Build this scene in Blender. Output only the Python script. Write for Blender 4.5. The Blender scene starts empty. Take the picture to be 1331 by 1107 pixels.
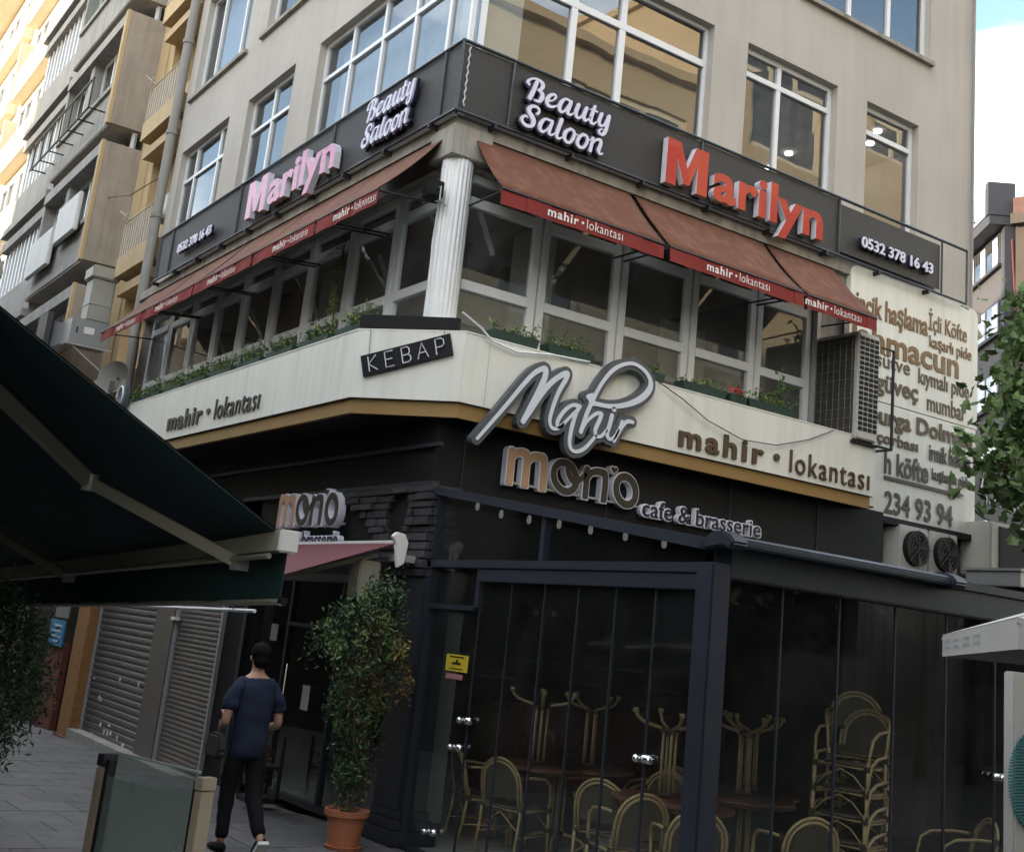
import bpy, bmesh, math, random
import numpy as np
from mathutils import Vector, Matrix, noise
random.seed(7)
R = math.radians
K = 1.15                     # the plan below is drawn in units of 1.15 m; everything is scaled to metres at the very end
scn = bpy.context.scene
col = scn.collection

# ------------------------------------------------------------------ camera
cam_d = bpy.data.cameras.new('camera'); cam = bpy.data.objects.new('camera', cam_d); col.objects.link(cam)
yaw, pit, rol = R(33.1), R(13.914), R(6.111)
cf = Vector((math.sin(yaw)*math.cos(pit), math.cos(yaw)*math.cos(pit), math.sin(pit)))
cr = Vector((math.cos(yaw), -math.sin(yaw), 0)); cu = cr.cross(cf)
c_, s_ = math.cos(rol), math.sin(rol)
cr2 = cr*c_ + cu*s_; cu2 = cu*c_ - cr*s_
cam.matrix_world = Matrix(((cr2.x, cu2.x, -cf.x, 0), (cr2.y, cu2.y, -cf.y, 0), (cr2.z, cu2.z, -cf.z, 1.7*K), (0, 0, 0, 1)))
cam_d.sensor_width = 36; cam_d.lens = 36*1559.8/1331; cam_d.shift_x = -.0014; cam_d.shift_y = -.0819
cam_d.clip_start = .05; cam_d.clip_end = 2000
scn.camera = cam

# ------------------------------------------------------------------ world, sun, exposure
SUN_EL = R(10.0); SUN_DIR = Vector((-.9, .44, 0)).normalized()          # towards the sun: low, from the left down the lane
world = bpy.data.worlds.new('World'); scn.world = world; world.use_nodes = True
nt = world.node_tree; nt.nodes.clear()
wo = nt.nodes.new('ShaderNodeOutputWorld'); wb = nt.nodes.new('ShaderNodeBackground')
sky = nt.nodes.new('ShaderNodeTexSky'); sky.sky_type = 'NISHITA'; sky.sun_disc = False
sky.sun_elevation = R(24); sky.sun_rotation = math.atan2(SUN_DIR.x, SUN_DIR.y); sky.air_density = 1.0; sky.dust_density = .6
sky.sun_elevation = SUN_EL
tc = nt.nodes.new('ShaderNodeTexCoord'); mp = nt.nodes.new('ShaderNodeMapping'); mp.inputs['Scale'].default_value = (1, 1, 2.2)
nz = nt.nodes.new('ShaderNodeTexNoise'); nz.inputs['Scale'].default_value = 2.1; nz.inputs['Detail'].default_value = 7; nz.inputs['Roughness'].default_value = .55
rp = nt.nodes.new('ShaderNodeValToRGB'); rp.color_ramp.elements[0].position = .44; rp.color_ramp.elements[1].position = .66
mxc = nt.nodes.new('ShaderNodeMixRGB'); mxc.inputs['Color2'].default_value = (9.2, 9.1, 8.9, 1)
nt.links.new(tc.outputs['Generated'], mp.inputs['Vector']); nt.links.new(mp.outputs[0], nz.inputs['Vector'])
nt.links.new(nz.outputs['Fac'], rp.inputs[0]); nt.links.new(rp.outputs[0], mxc.inputs['Fac'])
nt.links.new(sky.outputs[0], mxc.inputs['Color1']); nt.links.new(mxc.outputs[0], wb.inputs['Color'])
wb.inputs['Strength'].default_value = .15
nt.links.new(wb.outputs[0], wo.inputs[0])
sd = bpy.data.lights.new('sun', 'SUN'); sd.energy = 3.0; sd.angle = R(.5); sd.color = (1, .83, .62)
so = bpy.data.objects.new('sun', sd); col.objects.link(so)
sv = Vector((SUN_DIR.x*math.cos(SUN_EL), SUN_DIR.y*math.cos(SUN_EL), math.sin(SUN_EL)))
so.rotation_euler = sv.to_track_quat('Z', 'Y').to_euler(); so.location = (0, 0, 40)
scn.view_settings.view_transform = 'Standard'; scn.view_settings.look = 'None'
scn.view_settings.exposure = 2.15; scn.view_settings.gamma = 1; scn.view_settings.use_curve_mapping = False
scn.cycles.max_bounces = 8; scn.cycles.transparent_max_bounces = 16; scn.cycles.glossy_bounces = 4; scn.cycles.diffuse_bounces = 4
scn.cycles.caustics_reflective = False; scn.cycles.caustics_refractive = False

# ------------------------------------------------------------------ materials
MATS = {}
def mat(name, c=(.5, .5, .5), rough=.7, metal=0, var=.12, vs=3.0, bump=.0, bs=40, streak=0, spec=.5, dirt=None, dirt_amt=0, rnd=0, coat=0, emit=None, es=0, sheen=0):
    m = bpy.data.materials.new(name); m.use_nodes = True; n = m.node_tree; L = n.links
    b = n.nodes['Principled BSDF']; b.inputs['Roughness'].default_value = rough; b.inputs['Metallic'].default_value = metal
    b.inputs['Specular IOR Level'].default_value = spec; b.inputs['Coat Weight'].default_value = coat
    t = n.nodes.new('ShaderNodeTexCoord')
    ge = n.nodes.new('ShaderNodeNewGeometry')
    no = n.nodes.new('ShaderNodeTexNoise'); no.inputs['Scale'].default_value = vs; no.inputs['Detail'].default_value = 6; no.inputs['Roughness'].default_value = .6
    L.new(ge.outputs['Position'], no.inputs['Vector'])
    mr = n.nodes.new('ShaderNodeMapRange'); mr.inputs['From Min'].default_value = .25; mr.inputs['From Max'].default_value = .75
    mr.inputs['To Min'].default_value = 1-var; mr.inputs['To Max'].default_value = 1+var
    L.new(no.outputs['Fac'], mr.inputs['Value'])
    mul = n.nodes.new('ShaderNodeVectorMath'); mul.operation = 'SCALE'; mul.inputs[0].default_value = c
    L.new(mr.outputs[0], mul.inputs['Scale']); out = mul.outputs[0]
    if streak:                                              # rain streaks: noise stretched along z
        mpn = n.nodes.new('ShaderNodeMapping'); mpn.inputs['Scale'].default_value = (5, 5, .35); L.new(ge.outputs['Position'], mpn.inputs['Vector'])
        n2 = n.nodes.new('ShaderNodeTexNoise'); n2.inputs['Scale'].default_value = 1.4; n2.inputs['Detail'].default_value = 5; L.new(mpn.outputs[0], n2.inputs['Vector'])
        r2 = n.nodes.new('ShaderNodeMapRange'); r2.inputs['From Min'].default_value = .45; r2.inputs['From Max'].default_value = .72; r2.inputs['To Min'].default_value = 0; r2.inputs['To Max'].default_value = streak
        L.new(n2.outputs['Fac'], r2.inputs['Value'])
        mx = n.nodes.new('ShaderNodeMixRGB'); mx.inputs['Color2'].default_value = (*(dirt or tuple(v*.35 for v in c)), 1)
        L.new(r2.outputs[0], mx.inputs['Fac']); L.new(out, mx.inputs['Color1']); out = mx.outputs[0]
    elif dirt:
        n2 = n.nodes.new('ShaderNodeTexNoise'); n2.inputs['Scale'].default_value = vs*2.7; n2.inputs['Detail'].default_value = 8; L.new(ge.outputs['Position'], n2.inputs['Vector'])
        r2 = n.nodes.new('ShaderNodeMapRange'); r2.inputs['From Min'].default_value = .5; r2.inputs['From Max'].default_value = .7; r2.inputs['To Max'].default_value = dirt_amt
        L.new(n2.outputs['Fac'], r2.inputs['Value'])
        mx = n.nodes.new('ShaderNodeMixRGB'); mx.inputs['Color2'].default_value = (*dirt, 1)
        L.new(r2.outputs[0], mx.inputs['Fac']); L.new(out, mx.inputs['Color1']); out = mx.outputs[0]
    if rnd:
        oi = n.nodes.new('ShaderNodeObjectInfo'); r3 = n.nodes.new('ShaderNodeMapRange'); r3.inputs['To Min'].default_value = 1-rnd; r3.inputs['To Max'].default_value = 1+rnd
        L.new(oi.outputs['Random'], r3.inputs['Value'])
        m3 = n.nodes.new('ShaderNodeVectorMath'); m3.operation = 'SCALE'; L.new(out, m3.inputs[0]); L.new(r3.outputs[0], m3.inputs['Scale']); out = m3.outputs[0]
    L.new(out, b.inputs['Base Color'])
    if bump:
        n4 = n.nodes.new('ShaderNodeTexNoise'); n4.inputs['Scale'].default_value = bs; n4.inputs['Detail'].default_value = 6; L.new(ge.outputs['Position'], n4.inputs['Vector'])
        bp = n.nodes.new('ShaderNodeBump'); bp.inputs['Strength'].default_value = bump; bp.inputs['Distance'].default_value = .02
        L.new(n4.outputs['Fac'], bp.inputs['Height']); L.new(bp.outputs[0], b.inputs['Normal'])
    if emit:
        b.inputs['Emission Color'].default_value = (*emit, 1); b.inputs['Emission Strength'].default_value = es
    MATS[name] = m
    return m
def glass(name, tint=(.8, .85, .85), ior=1.75, rough=.0, wav=.02, refl=.9, dust_haze=.05):
    m = bpy.data.materials.new(name); m.use_nodes = True; n = m.node_tree; n.nodes.clear(); L = n.links
    o = n.nodes.new('ShaderNodeOutputMaterial'); mx = n.nodes.new('ShaderNodeMixShader'); tr = n.nodes.new('ShaderNodeBsdfTransparent'); gl = n.nodes.new('ShaderNodeBsdfGlossy')
    fr = n.nodes.new('ShaderNodeFresnel'); g2 = n.nodes.new('ShaderNodeNewGeometry'); mi = n.nodes.new('ShaderNodeMapRange')      # same reflectance from both sides of a pane
    mi.inputs['To Min'].default_value = ior; mi.inputs['To Max'].default_value = 1/ior; L.new(g2.outputs['Backfacing'], mi.inputs['Value']); L.new(mi.outputs[0], fr.inputs['IOR'])
    tr.inputs['Color'].default_value = (*tint, 1); gl.inputs['Roughness'].default_value = rough; gl.inputs['Color'].default_value = (refl*.95, refl*.98, refl, 1)
    ge = n.nodes.new('ShaderNodeNewGeometry'); no = n.nodes.new('ShaderNodeTexNoise'); no.inputs['Scale'].default_value = 1.3; no.inputs['Detail'].default_value = 1
    L.new(ge.outputs['Position'], no.inputs['Vector'])
    bp = n.nodes.new('ShaderNodeBump'); bp.inputs['Strength'].default_value = wav; bp.inputs['Distance'].default_value = .3
    L.new(no.outputs['Fac'], bp.inputs['Height']); L.new(bp.outputs[0], gl.inputs['Normal'])
    L.new(fr.outputs[0], mx.inputs['Fac']); L.new(tr.outputs[0], mx.inputs[1]); L.new(gl.outputs[0], mx.inputs[2])
    df = n.nodes.new('ShaderNodeBsdfDiffuse'); df.inputs['Color'].default_value = (.55, .56, .55, 1); m2 = n.nodes.new('ShaderNodeMixShader')      # pale film over the pane: dusty smears and a painted haze lifting the darks
    n5 = n.nodes.new('ShaderNodeTexNoise'); n5.inputs['Scale'].default_value = 2.6; n5.inputs['Detail'].default_value = 8; n5.inputs['Roughness'].default_value = .65; L.new(ge.outputs['Position'], n5.inputs['Vector'])
    r5 = n.nodes.new('ShaderNodeMapRange'); r5.inputs['From Min'].default_value = .35; r5.inputs['From Max'].default_value = .75; r5.inputs['To Min'].default_value = dust_haze*.4; r5.inputs['To Max'].default_value = dust_haze*1.8
    L.new(n5.outputs['Fac'], r5.inputs['Value']); L.new(r5.outputs[0], m2.inputs['Fac']); L.new(mx.outputs[0], m2.inputs[1]); L.new(df.outputs[0], m2.inputs[2]); L.new(m2.outputs[0], o.inputs['Surface'])
    MATS[name] = m; return m
mat('stucco', (.46, .425, .385), .9, var=.10, vs=.6, bump=.15, bs=60, streak=.16, dirt=(.24, .21, .185))
mat('stucco_band', (.33, .305, .27), .9, var=.18, vs=2.5, bump=.3, bs=30, streak=.55, dirt=(.09, .08, .07))
mat('ochre', (.50, .37, .21), .9, var=.1, vs=1.2, bump=.1, streak=.15)
mat('ochre_wall', (.46, .36, .23), .9, var=.06, vs=.5, bump=.05)
mat('cream_wall', (.64, .57, .44), .9, var=.06, vs=.6, bump=.1, streak=.1)
mat('white_wall', (.68, .68, .66), .9, var=.06, vs=.8, bump=.1, streak=.25)
mat('concrete', (.36, .31, .26), .92, var=.15, vs=1.8, bump=.3, bs=25, streak=.3, dirt=(.12, .10, .085))
mat('concrete_grey', (.33, .32, .30), .92, var=.15, vs=1.8, bump=.3, bs=25, streak=.4, dirt=(.1, .1, .1))
mat('pvc', (.80, .81, .82), .4, var=.05, vs=4, streak=.12, dirt=(.4, .39, .37))
mat('pvc_clean', (.74, .75, .77), .35, var=.03)
mat('alu_grey', (.42, .42, .42), .45, .3, var=.08)
mat('dark_steel', (.03, .03, .035), .5, .4, var=.2)
mat('rail_steel', (.06, .07, .08), .4, .6, var=.2)
mat('black', (.007, .007, .008), .7, var=.3, vs=6, spec=.3)
mat('black_panel', (.0075, .0075, .009), .65, var=.4, vs=1.5, spec=.25)
mat('slate', (.028, .028, .032), .65, var=.35, vs=6, bump=.6, bs=22, rnd=.45)
mat('dark_paint', (.018, .02, .03), .5, var=.25, vs=4)
mat('frame_blue', (.024, .029, .043), .42, .2, var=.12, vs=3, bump=.04, dirt=(.04, .045, .05), dirt_amt=.25)
mat('sign_white', (.73, .725, .66), .45, var=.04, vs=1.2, streak=.28, dirt=(.44, .43, .38))
mat('gold', (.27, .165, .055), .5, 0, var=.1, vs=3)
mat('brown_letter', (.09, .057, .03), .5, .2, var=.1)
mat('gold_letter', (.15, .085, .03), .4, .35, var=.12)
mat('grey_letter', (.06, .053, .046), .5, .2, var=.1)
mat('awning_red', (.115, .036, .015), .85, var=.1, vs=2, bump=.1, bs=90, streak=.45, dirt=(.20, .105, .06))
mat('valance_red', (.20, .014, .010), .8, var=.08, vs=3)
mat('awning_maroon', (.10, .020, .027), .8, var=.1)
mat('print_white', (.75, .72, .70), .6, var=.05)
mat('letter_red', (.42, .014, .011), .16, var=.12, vs=3, coat=.4)
mat('letter_red_sheen', (.60, .17, .29), .3, var=.12, vs=3, coat=.2)  # pink tone: the sky's reflection on red letters put into the colour
mat('letter_side', (.62, .62, .68), .35, var=.1)
mat('letter_lilac', (.66, .645, .79), .4, var=.04)
mat('letter_navy', (.012, .012, .035), .4)
mat('neon_grey', (.075, .085, .095), .45, .1, var=.1)
mat('neon_white', (.62, .65, .71), .35, var=.03)
mat('mono_tan', (.46, .27, .155), .5, var=.06)
mat('mono_dark', (.035, .028, .022), .5, var=.1)
mat('mono_edge', (.72, .73, .80), .4, var=.05)
mat('green_fabric', (.006, .034, .033), .9, var=.15, vs=3, bump=.2, bs=150)
mat('green_fabric_shaded', (.010, .027, .030), .9, var=.15, vs=3, bump=.2, bs=150)  # darker copy of the awning cloth, underside shade put into the colour
mat('arm_beige', (.36, .335, .26), .45, .3, var=.1)
mat('beige_post', (.30, .245, .18), .5, .1, var=.1, vs=5)
mat('plaster_grey', (.22, .22, .21), .8, var=.1)
mat('paving', (.105, .105, .108), .8, var=.22, vs=2.5, bump=.2, bs=50, rnd=.12, dirt=(.055, .055, .055), dirt_amt=.5)
mat('ground_grey', (.07, .07, .072), .9, var=.2, vs=1.5)
mat('shutter', (.15, .145, .145), .45, .5, var=.12, vs=4, dirt=(.10, .095, .09), dirt_amt=.4)
mat('shutter_warm', (.16, .14, .125), .5, .35, var=.1, vs=4, dirt=(.11, .10, .09), dirt_amt=.4)
mat('orange_paint', (.30, .145, .045), .75, var=.15, vs=5, dirt=(.16, .06, .03), dirt_amt=.5, bump=.2)
mat('red_brown', (.14, .035, .02), .7, var=.2)
mat('blue_sign', (.02, .22, .45), .5, var=.05)
mat('terracotta', (.42, .15, .075), .75, var=.12, vs=8, bump=.1)
mat('soil', (.03, .022, .015), 1)
mat('bark', (.09, .065, .045), .9, var=.3, vs=20, bump=.5)
mat('leaf', (.085, .145, .045), .6, var=.45, vs=7, rnd=.3)
mat('leaf_light', (.20, .26, .06), .6, var=.4, vs=9)
mat('leaf_mid', (.065, .115, .033), .6, var=.5, vs=9)
mat('leaf_dark', (.022, .052, .02), .6, var=.5, vs=8)
mat('leaf_brown', (.10, .055, .032), .8, var=.4, vs=8)
mat('leaf_yellow', (.25, .20, .05), .7, var=.3, vs=8)
mat('petal_red', (.5, .03, .03), .6)
mat('planter_green', (.012, .04, .03), .5)
mat('rattan', (.46, .34, .175), .4, var=.25, vs=30, coat=.3)
mat('rattan_dark', (.07, .045, .03), .6, var=.3, vs=30)
mat('weave', (.10, .082, .06), .8, var=.4, vs=60)
mat('table_wood', (.17, .075, .05), .45, var=.5, vs=12, coat=.2)
mat('chrome', (.75, .76, .78), .15, 1, var=.02)
mat('yellow_sticker', (.55, .42, .03), .5)
mat('pink_sticker', (.35, .16, .17), .5)
mat('ac_white', (.50, .49, .45), .5, var=.06, streak=.15)
mat('ac_dark', (.06, .055, .05), .6, .2, var=.2)
mat('duct', (.36, .345, .31), .55, .3, var=.1, vs=3)
mat('steel_box', (.38, .39, .41), .4, .6, var=.08)
mat('dish', (.16, .15, .13), .6, .2, var=.1)
mat('pipe_grey', (.26, .245, .22), .6, var=.1, streak=.3)
mat('interior_beige', (.38, .34, .29), .9, var=.05)
mat('interior_dark', (.17, .155, .15), .9, var=.2)
mat('interior_red', (.11, .025, .025), .8)
mat('interior_white', (.75, .75, .72), .8, var=.03)
mat('pale_green_panel', (.27, .31, .28), .6, var=.1)
mat('curtain', (.62, .63, .66), .9, var=.1, vs=6)
mat('down_light', (1, 1, 1), .5, emit=(1, .9, .75), es=5)
mat('bulb', (.45, .45, .43), .3, emit=(1, .95, .9), es=.03)
mat('pale_blue', (.8, .85, .9), .3)
mat('shirt', (.016, .022, .045), .9, var=.15, vs=9, bump=.25, bs=25, spec=.2)
mat('trousers', (.007, .007, .009), .9, var=.2, vs=6, bump=.25, bs=20, spec=.2)
mat('skin', (.42, .23, .16), .55, var=.08, vs=20)
mat('hair', (.0045, .0038, .0035), .9, var=.3, vs=40, bump=.3, bs=90, spec=.15)
mat('shoe_white', (.65, .65, .63), .6)
mat('bag_black', (.008, .008, .01), .8, bump=.3)
mat('brown_stucco', (.22, .17, .125), .9, var=.08, vs=1, streak=.25)
mat('tower_dark', (.05, .047, .05), .8, var=.08, vs=.6, streak=.15)
mat('tower_side', (.022, .022, .03), .7, var=.1)
mat('tower_blue', (.17, .20, .26), .5, var=.05)
mat('dark_oval', (.010, .014, .016), .5)
mat('teal', (.01, .17, .19), .5)
mat('parasol_white', (.42, .41, .39), .85, var=.05, bump=.05)
mat('purple_print', (.12, .11, .19), .7)
mat('brown_shaded', (.06, .048, .038), .9, var=.1, vs=1)  # darkened brown stucco: the shade on the far building put into the colour
mat('roof_tile', (.09, .04, .03), .8, var=.2, vs=3)
glass('glass', (.88, .92, .92), 2.0, wav=.003, refl=.85, dust_haze=.11)
glass('glass_upper', (.6, .64, .66), 2.6, wav=.003, refl=.72)
glass('glass_cafe', (.76, .79, .78), 1.5, wav=.004, refl=.8, dust_haze=.014)
glass('glass_partition', (.62, .70, .66), 1.7, wav=.0)
glass('far_glass', (.25, .3, .35), 3.0, wav=.006)
m = mat('frosted_green', (.16, .20, .175), .35, var=.1); m.node_tree.nodes['Principled BSDF'].inputs['Alpha'].default_value = .6
# railing mesh: fine perforated dark cloth, partly see-through
def mesh_mat():
    m = bpy.data.materials.new('screen_mesh'); m.use_nodes = True; n = m.node_tree; L = n.links; b = n.nodes['Principled BSDF']
    b.inputs['Base Color'].default_value = (.030, .028, .027, 1); b.inputs['Roughness'].default_value = .6
    ge = n.nodes.new('ShaderNodeNewGeometry'); ck = n.nodes.new('ShaderNodeTexVoronoi'); ck.inputs['Scale'].default_value = 60; L.new(ge.outputs['Position'], ck.inputs['Vector'])
    mr = n.nodes.new('ShaderNodeMapRange'); mr.inputs['From Min'].default_value = .0; mr.inputs['From Max'].default_value = .6; mr.inputs['To Min'].default_value = .72; mr.inputs['To Max'].default_value = 1
    L.new(ck.outputs['Distance'], mr.inputs['Value']); L.new(mr.outputs[0], b.inputs['Alpha'])
    MATS['screen_mesh'] = m
mesh_mat()

# ------------------------------------------------------------------ geometry helpers
class G:
    def __init__(s): s.v = []; s.f = []
    def add(s, vs, fs):
        o = len(s.v); s.v += [tuple(p) for p in vs]; s.f += [tuple(i+o for i in f) for f in fs]; return s
    def box(s, x0, x1, y0, y1, z0, z1, M=None):
        vs = [(x, y, z) for z in (z0, z1) for y in (y0, y1) for x in (x0, x1)]
        if M: vs = [tuple(M @ Vector(p)) for p in vs]
        return s.add(vs, [(0, 2, 3, 1), (4, 5, 7, 6), (0, 1, 5, 4), (2, 6, 7, 3), (0, 4, 6, 2), (1, 3, 7, 5)])
    def tube(s, pts, r, n=8, closed=False, cap=True):
        pts = [Vector(p) for p in pts]; k = len(pts); rs = r if isinstance(r, (list, tuple)) else [r]*k
        rings = []; prev = None
        for i, p in enumerate(pts):
            a = pts[(i-1) % k] if (i > 0 or closed) else p; b = pts[(i+1) % k] if (i < k-1 or closed) else p
            t = (b-a).normalized()
            if prev is None:
                up = Vector((0, 0, 1)) if abs(t.z) < .9 else Vector((1, 0, 0)); e1 = t.cross(up).normalized()
            else: e1 = (prev - t*prev.dot(t)).normalized()
            prev = e1; e2 = t.cross(e1)
            rings.append([tuple(p + (e1*math.cos(q) + e2*math.sin(q))*rs[i]) for q in [2*math.pi*j/n for j in range(n)]])
        vs = [p for rg in rings for p in rg]; fs = []
        for i in range(k if closed else k-1):
            for j in range(n):
                a = i*n+j; b = i*n+(j+1) % n; c = ((i+1) % k)*n+(j+1) % n; d = ((i+1) % k)*n+j; fs.append((a, b, c, d))
        if cap and not closed: fs.append(tuple(range(n))[::-1]); fs.append(tuple((k-1)*n+j for j in range(n)))
        return s.add(vs, fs)
    def bar(s, a, b, w, h, up=(0, 0, 1)):
        a, b = Vector(a), Vector(b); t = (b-a).normalized(); e1 = t.cross(Vector(up)).normalized(); e2 = e1.cross(t)
        vs = [p + e1*i*w/2 + e2*j*h/2 for p in (a, b) for i, j in ((-1, -1), (1, -1), (1, 1), (-1, 1))]
        return s.add(vs, [(0, 3, 2, 1), (4, 5, 6, 7), (0, 1, 5, 4), (1, 2, 6, 5), (2, 3, 7, 6), (3, 0, 4, 7)])
    def prism(s, poly, fn, d0, d1):                # poly: 2-D outline; fn(u,v,d)->3-D
        n = len(poly); vs = [fn(u, v, d0) for u, v in poly] + [fn(u, v, d1) for u, v in poly]
        return s.add(vs, [tuple(range(n))[::-1], tuple(range(n, 2*n))] + [(i, (i+1) % n, n+(i+1) % n, n+i) for i in range(n)])
    def lathe(s, prof, c, n=24):
        k = len(prof); vs = [(c[0]+r*math.cos(2*math.pi*j/n), c[1]+r*math.sin(2*math.pi*j/n), c[2]+z) for r, z in prof for j in range(n)]
        fs = [(i*n+j, i*n+(j+1) % n, (i+1)*n+(j+1) % n, (i+1)*n+j) for i in range(k-1) for j in range(n)]
        fs.append(tuple(range(n))[::-1]); fs.append(tuple((k-1)*n+j for j in range(n)))
        return s.add(vs, fs)
    def ball(s, c, r, n=12, m=8, sc=(1, 1, 1)):
        prof = [(max(math.sin(math.pi*i/m), 1e-3), -math.cos(math.pi*i/m)) for i in range(m+1)]
        vs = [(c[0]+sc[0]*r*q*math.cos(2*math.pi*j/n), c[1]+sc[1]*r*q*math.sin(2*math.pi*j/n), c[2]+sc[2]*r*z) for q, z in prof for j in range(n)]
        return s.add(vs, [(i*n+j, i*n+(j+1) % n, (i+1)*n+(j+1) % n, (i+1)*n+j) for i in range(m) for j in range(n)])
    def tf(s, M): s.v = [tuple(M @ Vector(p)) for p in s.v]; return s

base = {}                                              # world position of every object's origin, in plan units
def empty(name, loc, label, cat, group=None):
    o = bpy.data.objects.new(name, None); o.empty_display_size = .1; col.objects.link(o); o.location = loc; base[o] = Vector(loc)
    o['label'] = label; o['category'] = cat
    if group: o['group'] = group
    return o
def tag(o, label=None, cat=None, group=None, kind=None):
    for k, v in (('label', label), ('category', cat), ('group', group), ('kind', kind)):
        if v: o[k] = v
    return o
def mesh_from(g, name, m, smooth=False, bevel=0, off=Vector((0, 0, 0))):
    if isinstance(g, G):
        me = bpy.data.meshes.new(name); me.from_pydata([(p[0]-off[0], p[1]-off[1], p[2]-off[2]) for p in g.v], [], g.f)
    else: me = g
    bm = bmesh.new(); bm.from_mesh(me)
    bmesh.ops.recalc_face_normals(bm, faces=bm.faces)
    if bevel: bmesh.ops.bevel(bm, geom=[e for e in bm.edges], offset=bevel, segments=2, affect='EDGES', clamp_overlap=True)
    bm.to_mesh(me); bm.free()
    for mm in (m if isinstance(m, (list, tuple)) else [m]): me.materials.append(MATS[mm])
    if smooth:
        for p in me.polygons: p.use_smooth = True
        if smooth != 'all': me.set_sharp_from_angle(angle=R(38))
    return me
def part(name, g, m, parent=None, smooth=False, bevel=0, loc=None, kind=None, label=None):
    """one mesh object; its geometry is given in plan coordinates and stored relative to its parent's origin"""
    pb = base[parent] if parent is not None else Vector((0, 0, 0))
    if loc is None:
        if parent is not None: loc = pb
        else:
            a = np.array(g.v); loc = Vector((a[:, 0].mean(), a[:, 1].mean(), a[:, 2].min()))
    loc = Vector(loc)
    me = mesh_from(g, name, m, smooth, bevel, loc)
    o = bpy.data.objects.new(name, me); col.objects.link(o); base[o] = loc
    if parent is not None: o.parent = parent
    o.location = loc - pb
    if kind: o['kind'] = kind
    if label: o['label'] = label
    return o
def inst(name, me, parent, loc, rot=(0, 0, 0), scale=(1, 1, 1)):
    """an object that shares mesh data, placed in plan coordinates"""
    o = bpy.data.objects.new(name, me); col.objects.link(o)
    pb = base[parent] if parent is not None else Vector((0, 0, 0)); loc = Vector(loc); base[o] = loc
    if parent is not None: o.parent = parent
    o.location = loc - pb; o.rotation_euler = rot; o.scale = scale
    return o
def copy_tree(o, parent=None):
    c = o.copy(); col.objects.link(c); c.parent = parent; base[c] = base[o].copy()
    for ch in list(o.children): copy_tree(ch, c)
    return c
def place(o, loc, rot=(0, 0, 0), label=None, group=None):
    o.location = loc; o.rotation_euler = rot; base[o] = Vector(loc)
    if label: o['label'] = label
    if group: o['group'] = group
    return o
def wall_holes(g, axis, c, u0, u1, z0, z1, holes, depth, sgn):
    """front skin of a wall in plane axis=c with openings; reveals run 'depth' behind it (sgn: direction into the building)"""
    us = sorted({u0, u1, *[h[0] for h in holes], *[h[1] for h in holes]}); zs = sorted({z0, z1, *[h[2] for h in holes], *[h[3] for h in holes]})
    us = [u for u in us if u0 <= u <= u1]; zs = [z for z in zs if z0 <= z <= z1]
    P = (lambda u, z, d: (c+sgn*d, u, z)) if axis == 0 else (lambda u, z, d: (u, c+sgn*d, z))
    for i in range(len(us)-1):
        for j in range(len(zs)-1):
            um, zm = (us[i]+us[i+1])/2, (zs[j]+zs[j+1])/2
            if any(h[0] < um < h[1] and h[2] < zm < h[3] for h in holes): continue
            g.add([P(us[i], zs[j], 0), P(us[i+1], zs[j], 0), P(us[i+1], zs[j+1], 0), P(us[i], zs[j+1], 0)], [(0, 1, 2, 3)])
    for h in holes:
        a, b, lo, hi = max(h[0], u0), min(h[1], u1), h[2], h[3]
        for q in ([P(a, lo, 0), P(b, lo, 0), P(b, lo, depth), P(a, lo, depth)], [P(a, hi, 0), P(b, hi, 0), P(b, hi, depth), P(a, hi, depth)],
                  [P(a, lo, 0), P(a, hi, 0), P(a, hi, depth), P(a, lo, depth)] if h[0] > u0 else None, [P(b, lo, 0), P(b, hi, 0), P(b, hi, depth), P(b, lo, depth)] if h[1] < u1 else None):
            if q: g.add(q, [(0, 1, 2, 3)])
    return g

# ------------------------------------------------------------------ lettering
def curve_mesh(cu, name):
    ob = bpy.data.objects.new(name, cu); col.objects.link(ob)
    dg = bpy.context.evaluated_depsgraph_get(); me = bpy.data.meshes.new_from_object(ob.evaluated_get(dg)); bpy.data.objects.remove(ob)
    return me
def text_pieces(s, depth=.03, off=0., shear=0., join=True, space=1.0, res=3):
    cu = bpy.data.curves.new('t', 'FONT'); cu.body = s; cu.size = 1; cu.extrude = depth; cu.offset = off; cu.shear = shear; cu.space_character = space; cu.resolution_u = res
    me = curve_mesh(cu, 't')
    v = np.empty(len(me.vertices)*3); me.vertices.foreach_get('co', v); v = v.reshape(-1, 3); f = [tuple(p.vertices) for p in me.polygons]
    bpy.data.meshes.remove(me); bpy.data.curves.remove(cu)
    if join: return v, [f], f
    par = list(range(len(v)))
    def fd(a):
        while par[a] != a: par[a] = par[par[a]]; a = par[a]
        return a
    key = {}
    for i, p in enumerate(v):
        k = (round(p[0], 4), round(p[1], 4)); key.setdefault(k, i); par[fd(i)] = fd(key[k])
    for q in f:
        for k in q[1:]: par[fd(k)] = fd(q[0])
    isl = {}
    for q in f: isl.setdefault(fd(q[0]), []).append(q)
    its = []
    for q in isl.values():
        ids = sorted({i for k in q for i in k}); its.append([v[ids, 0].min(), v[ids, 0].max(), q])
    its.sort(key=lambda t: t[0]); out = []
    for t in its:
        if out and min(out[-1][1], t[1]) - max(out[-1][0], t[0]) > .55*min(out[-1][1]-out[-1][0], t[1]-t[0]):
            out[-1][1] = max(out[-1][1], t[1]); out[-1][2] = out[-1][2]+t[2]
        else: out.append(list(t))
    return v, [t[2] for t in out], f
FR = {'R': (Vector((1, 0, 0)), Vector((0, -1, 0))), 'L': (Vector((0, -1, 0)), Vector((-1, 0, 0)))}   # text direction and outward normal on the two fronts
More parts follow.
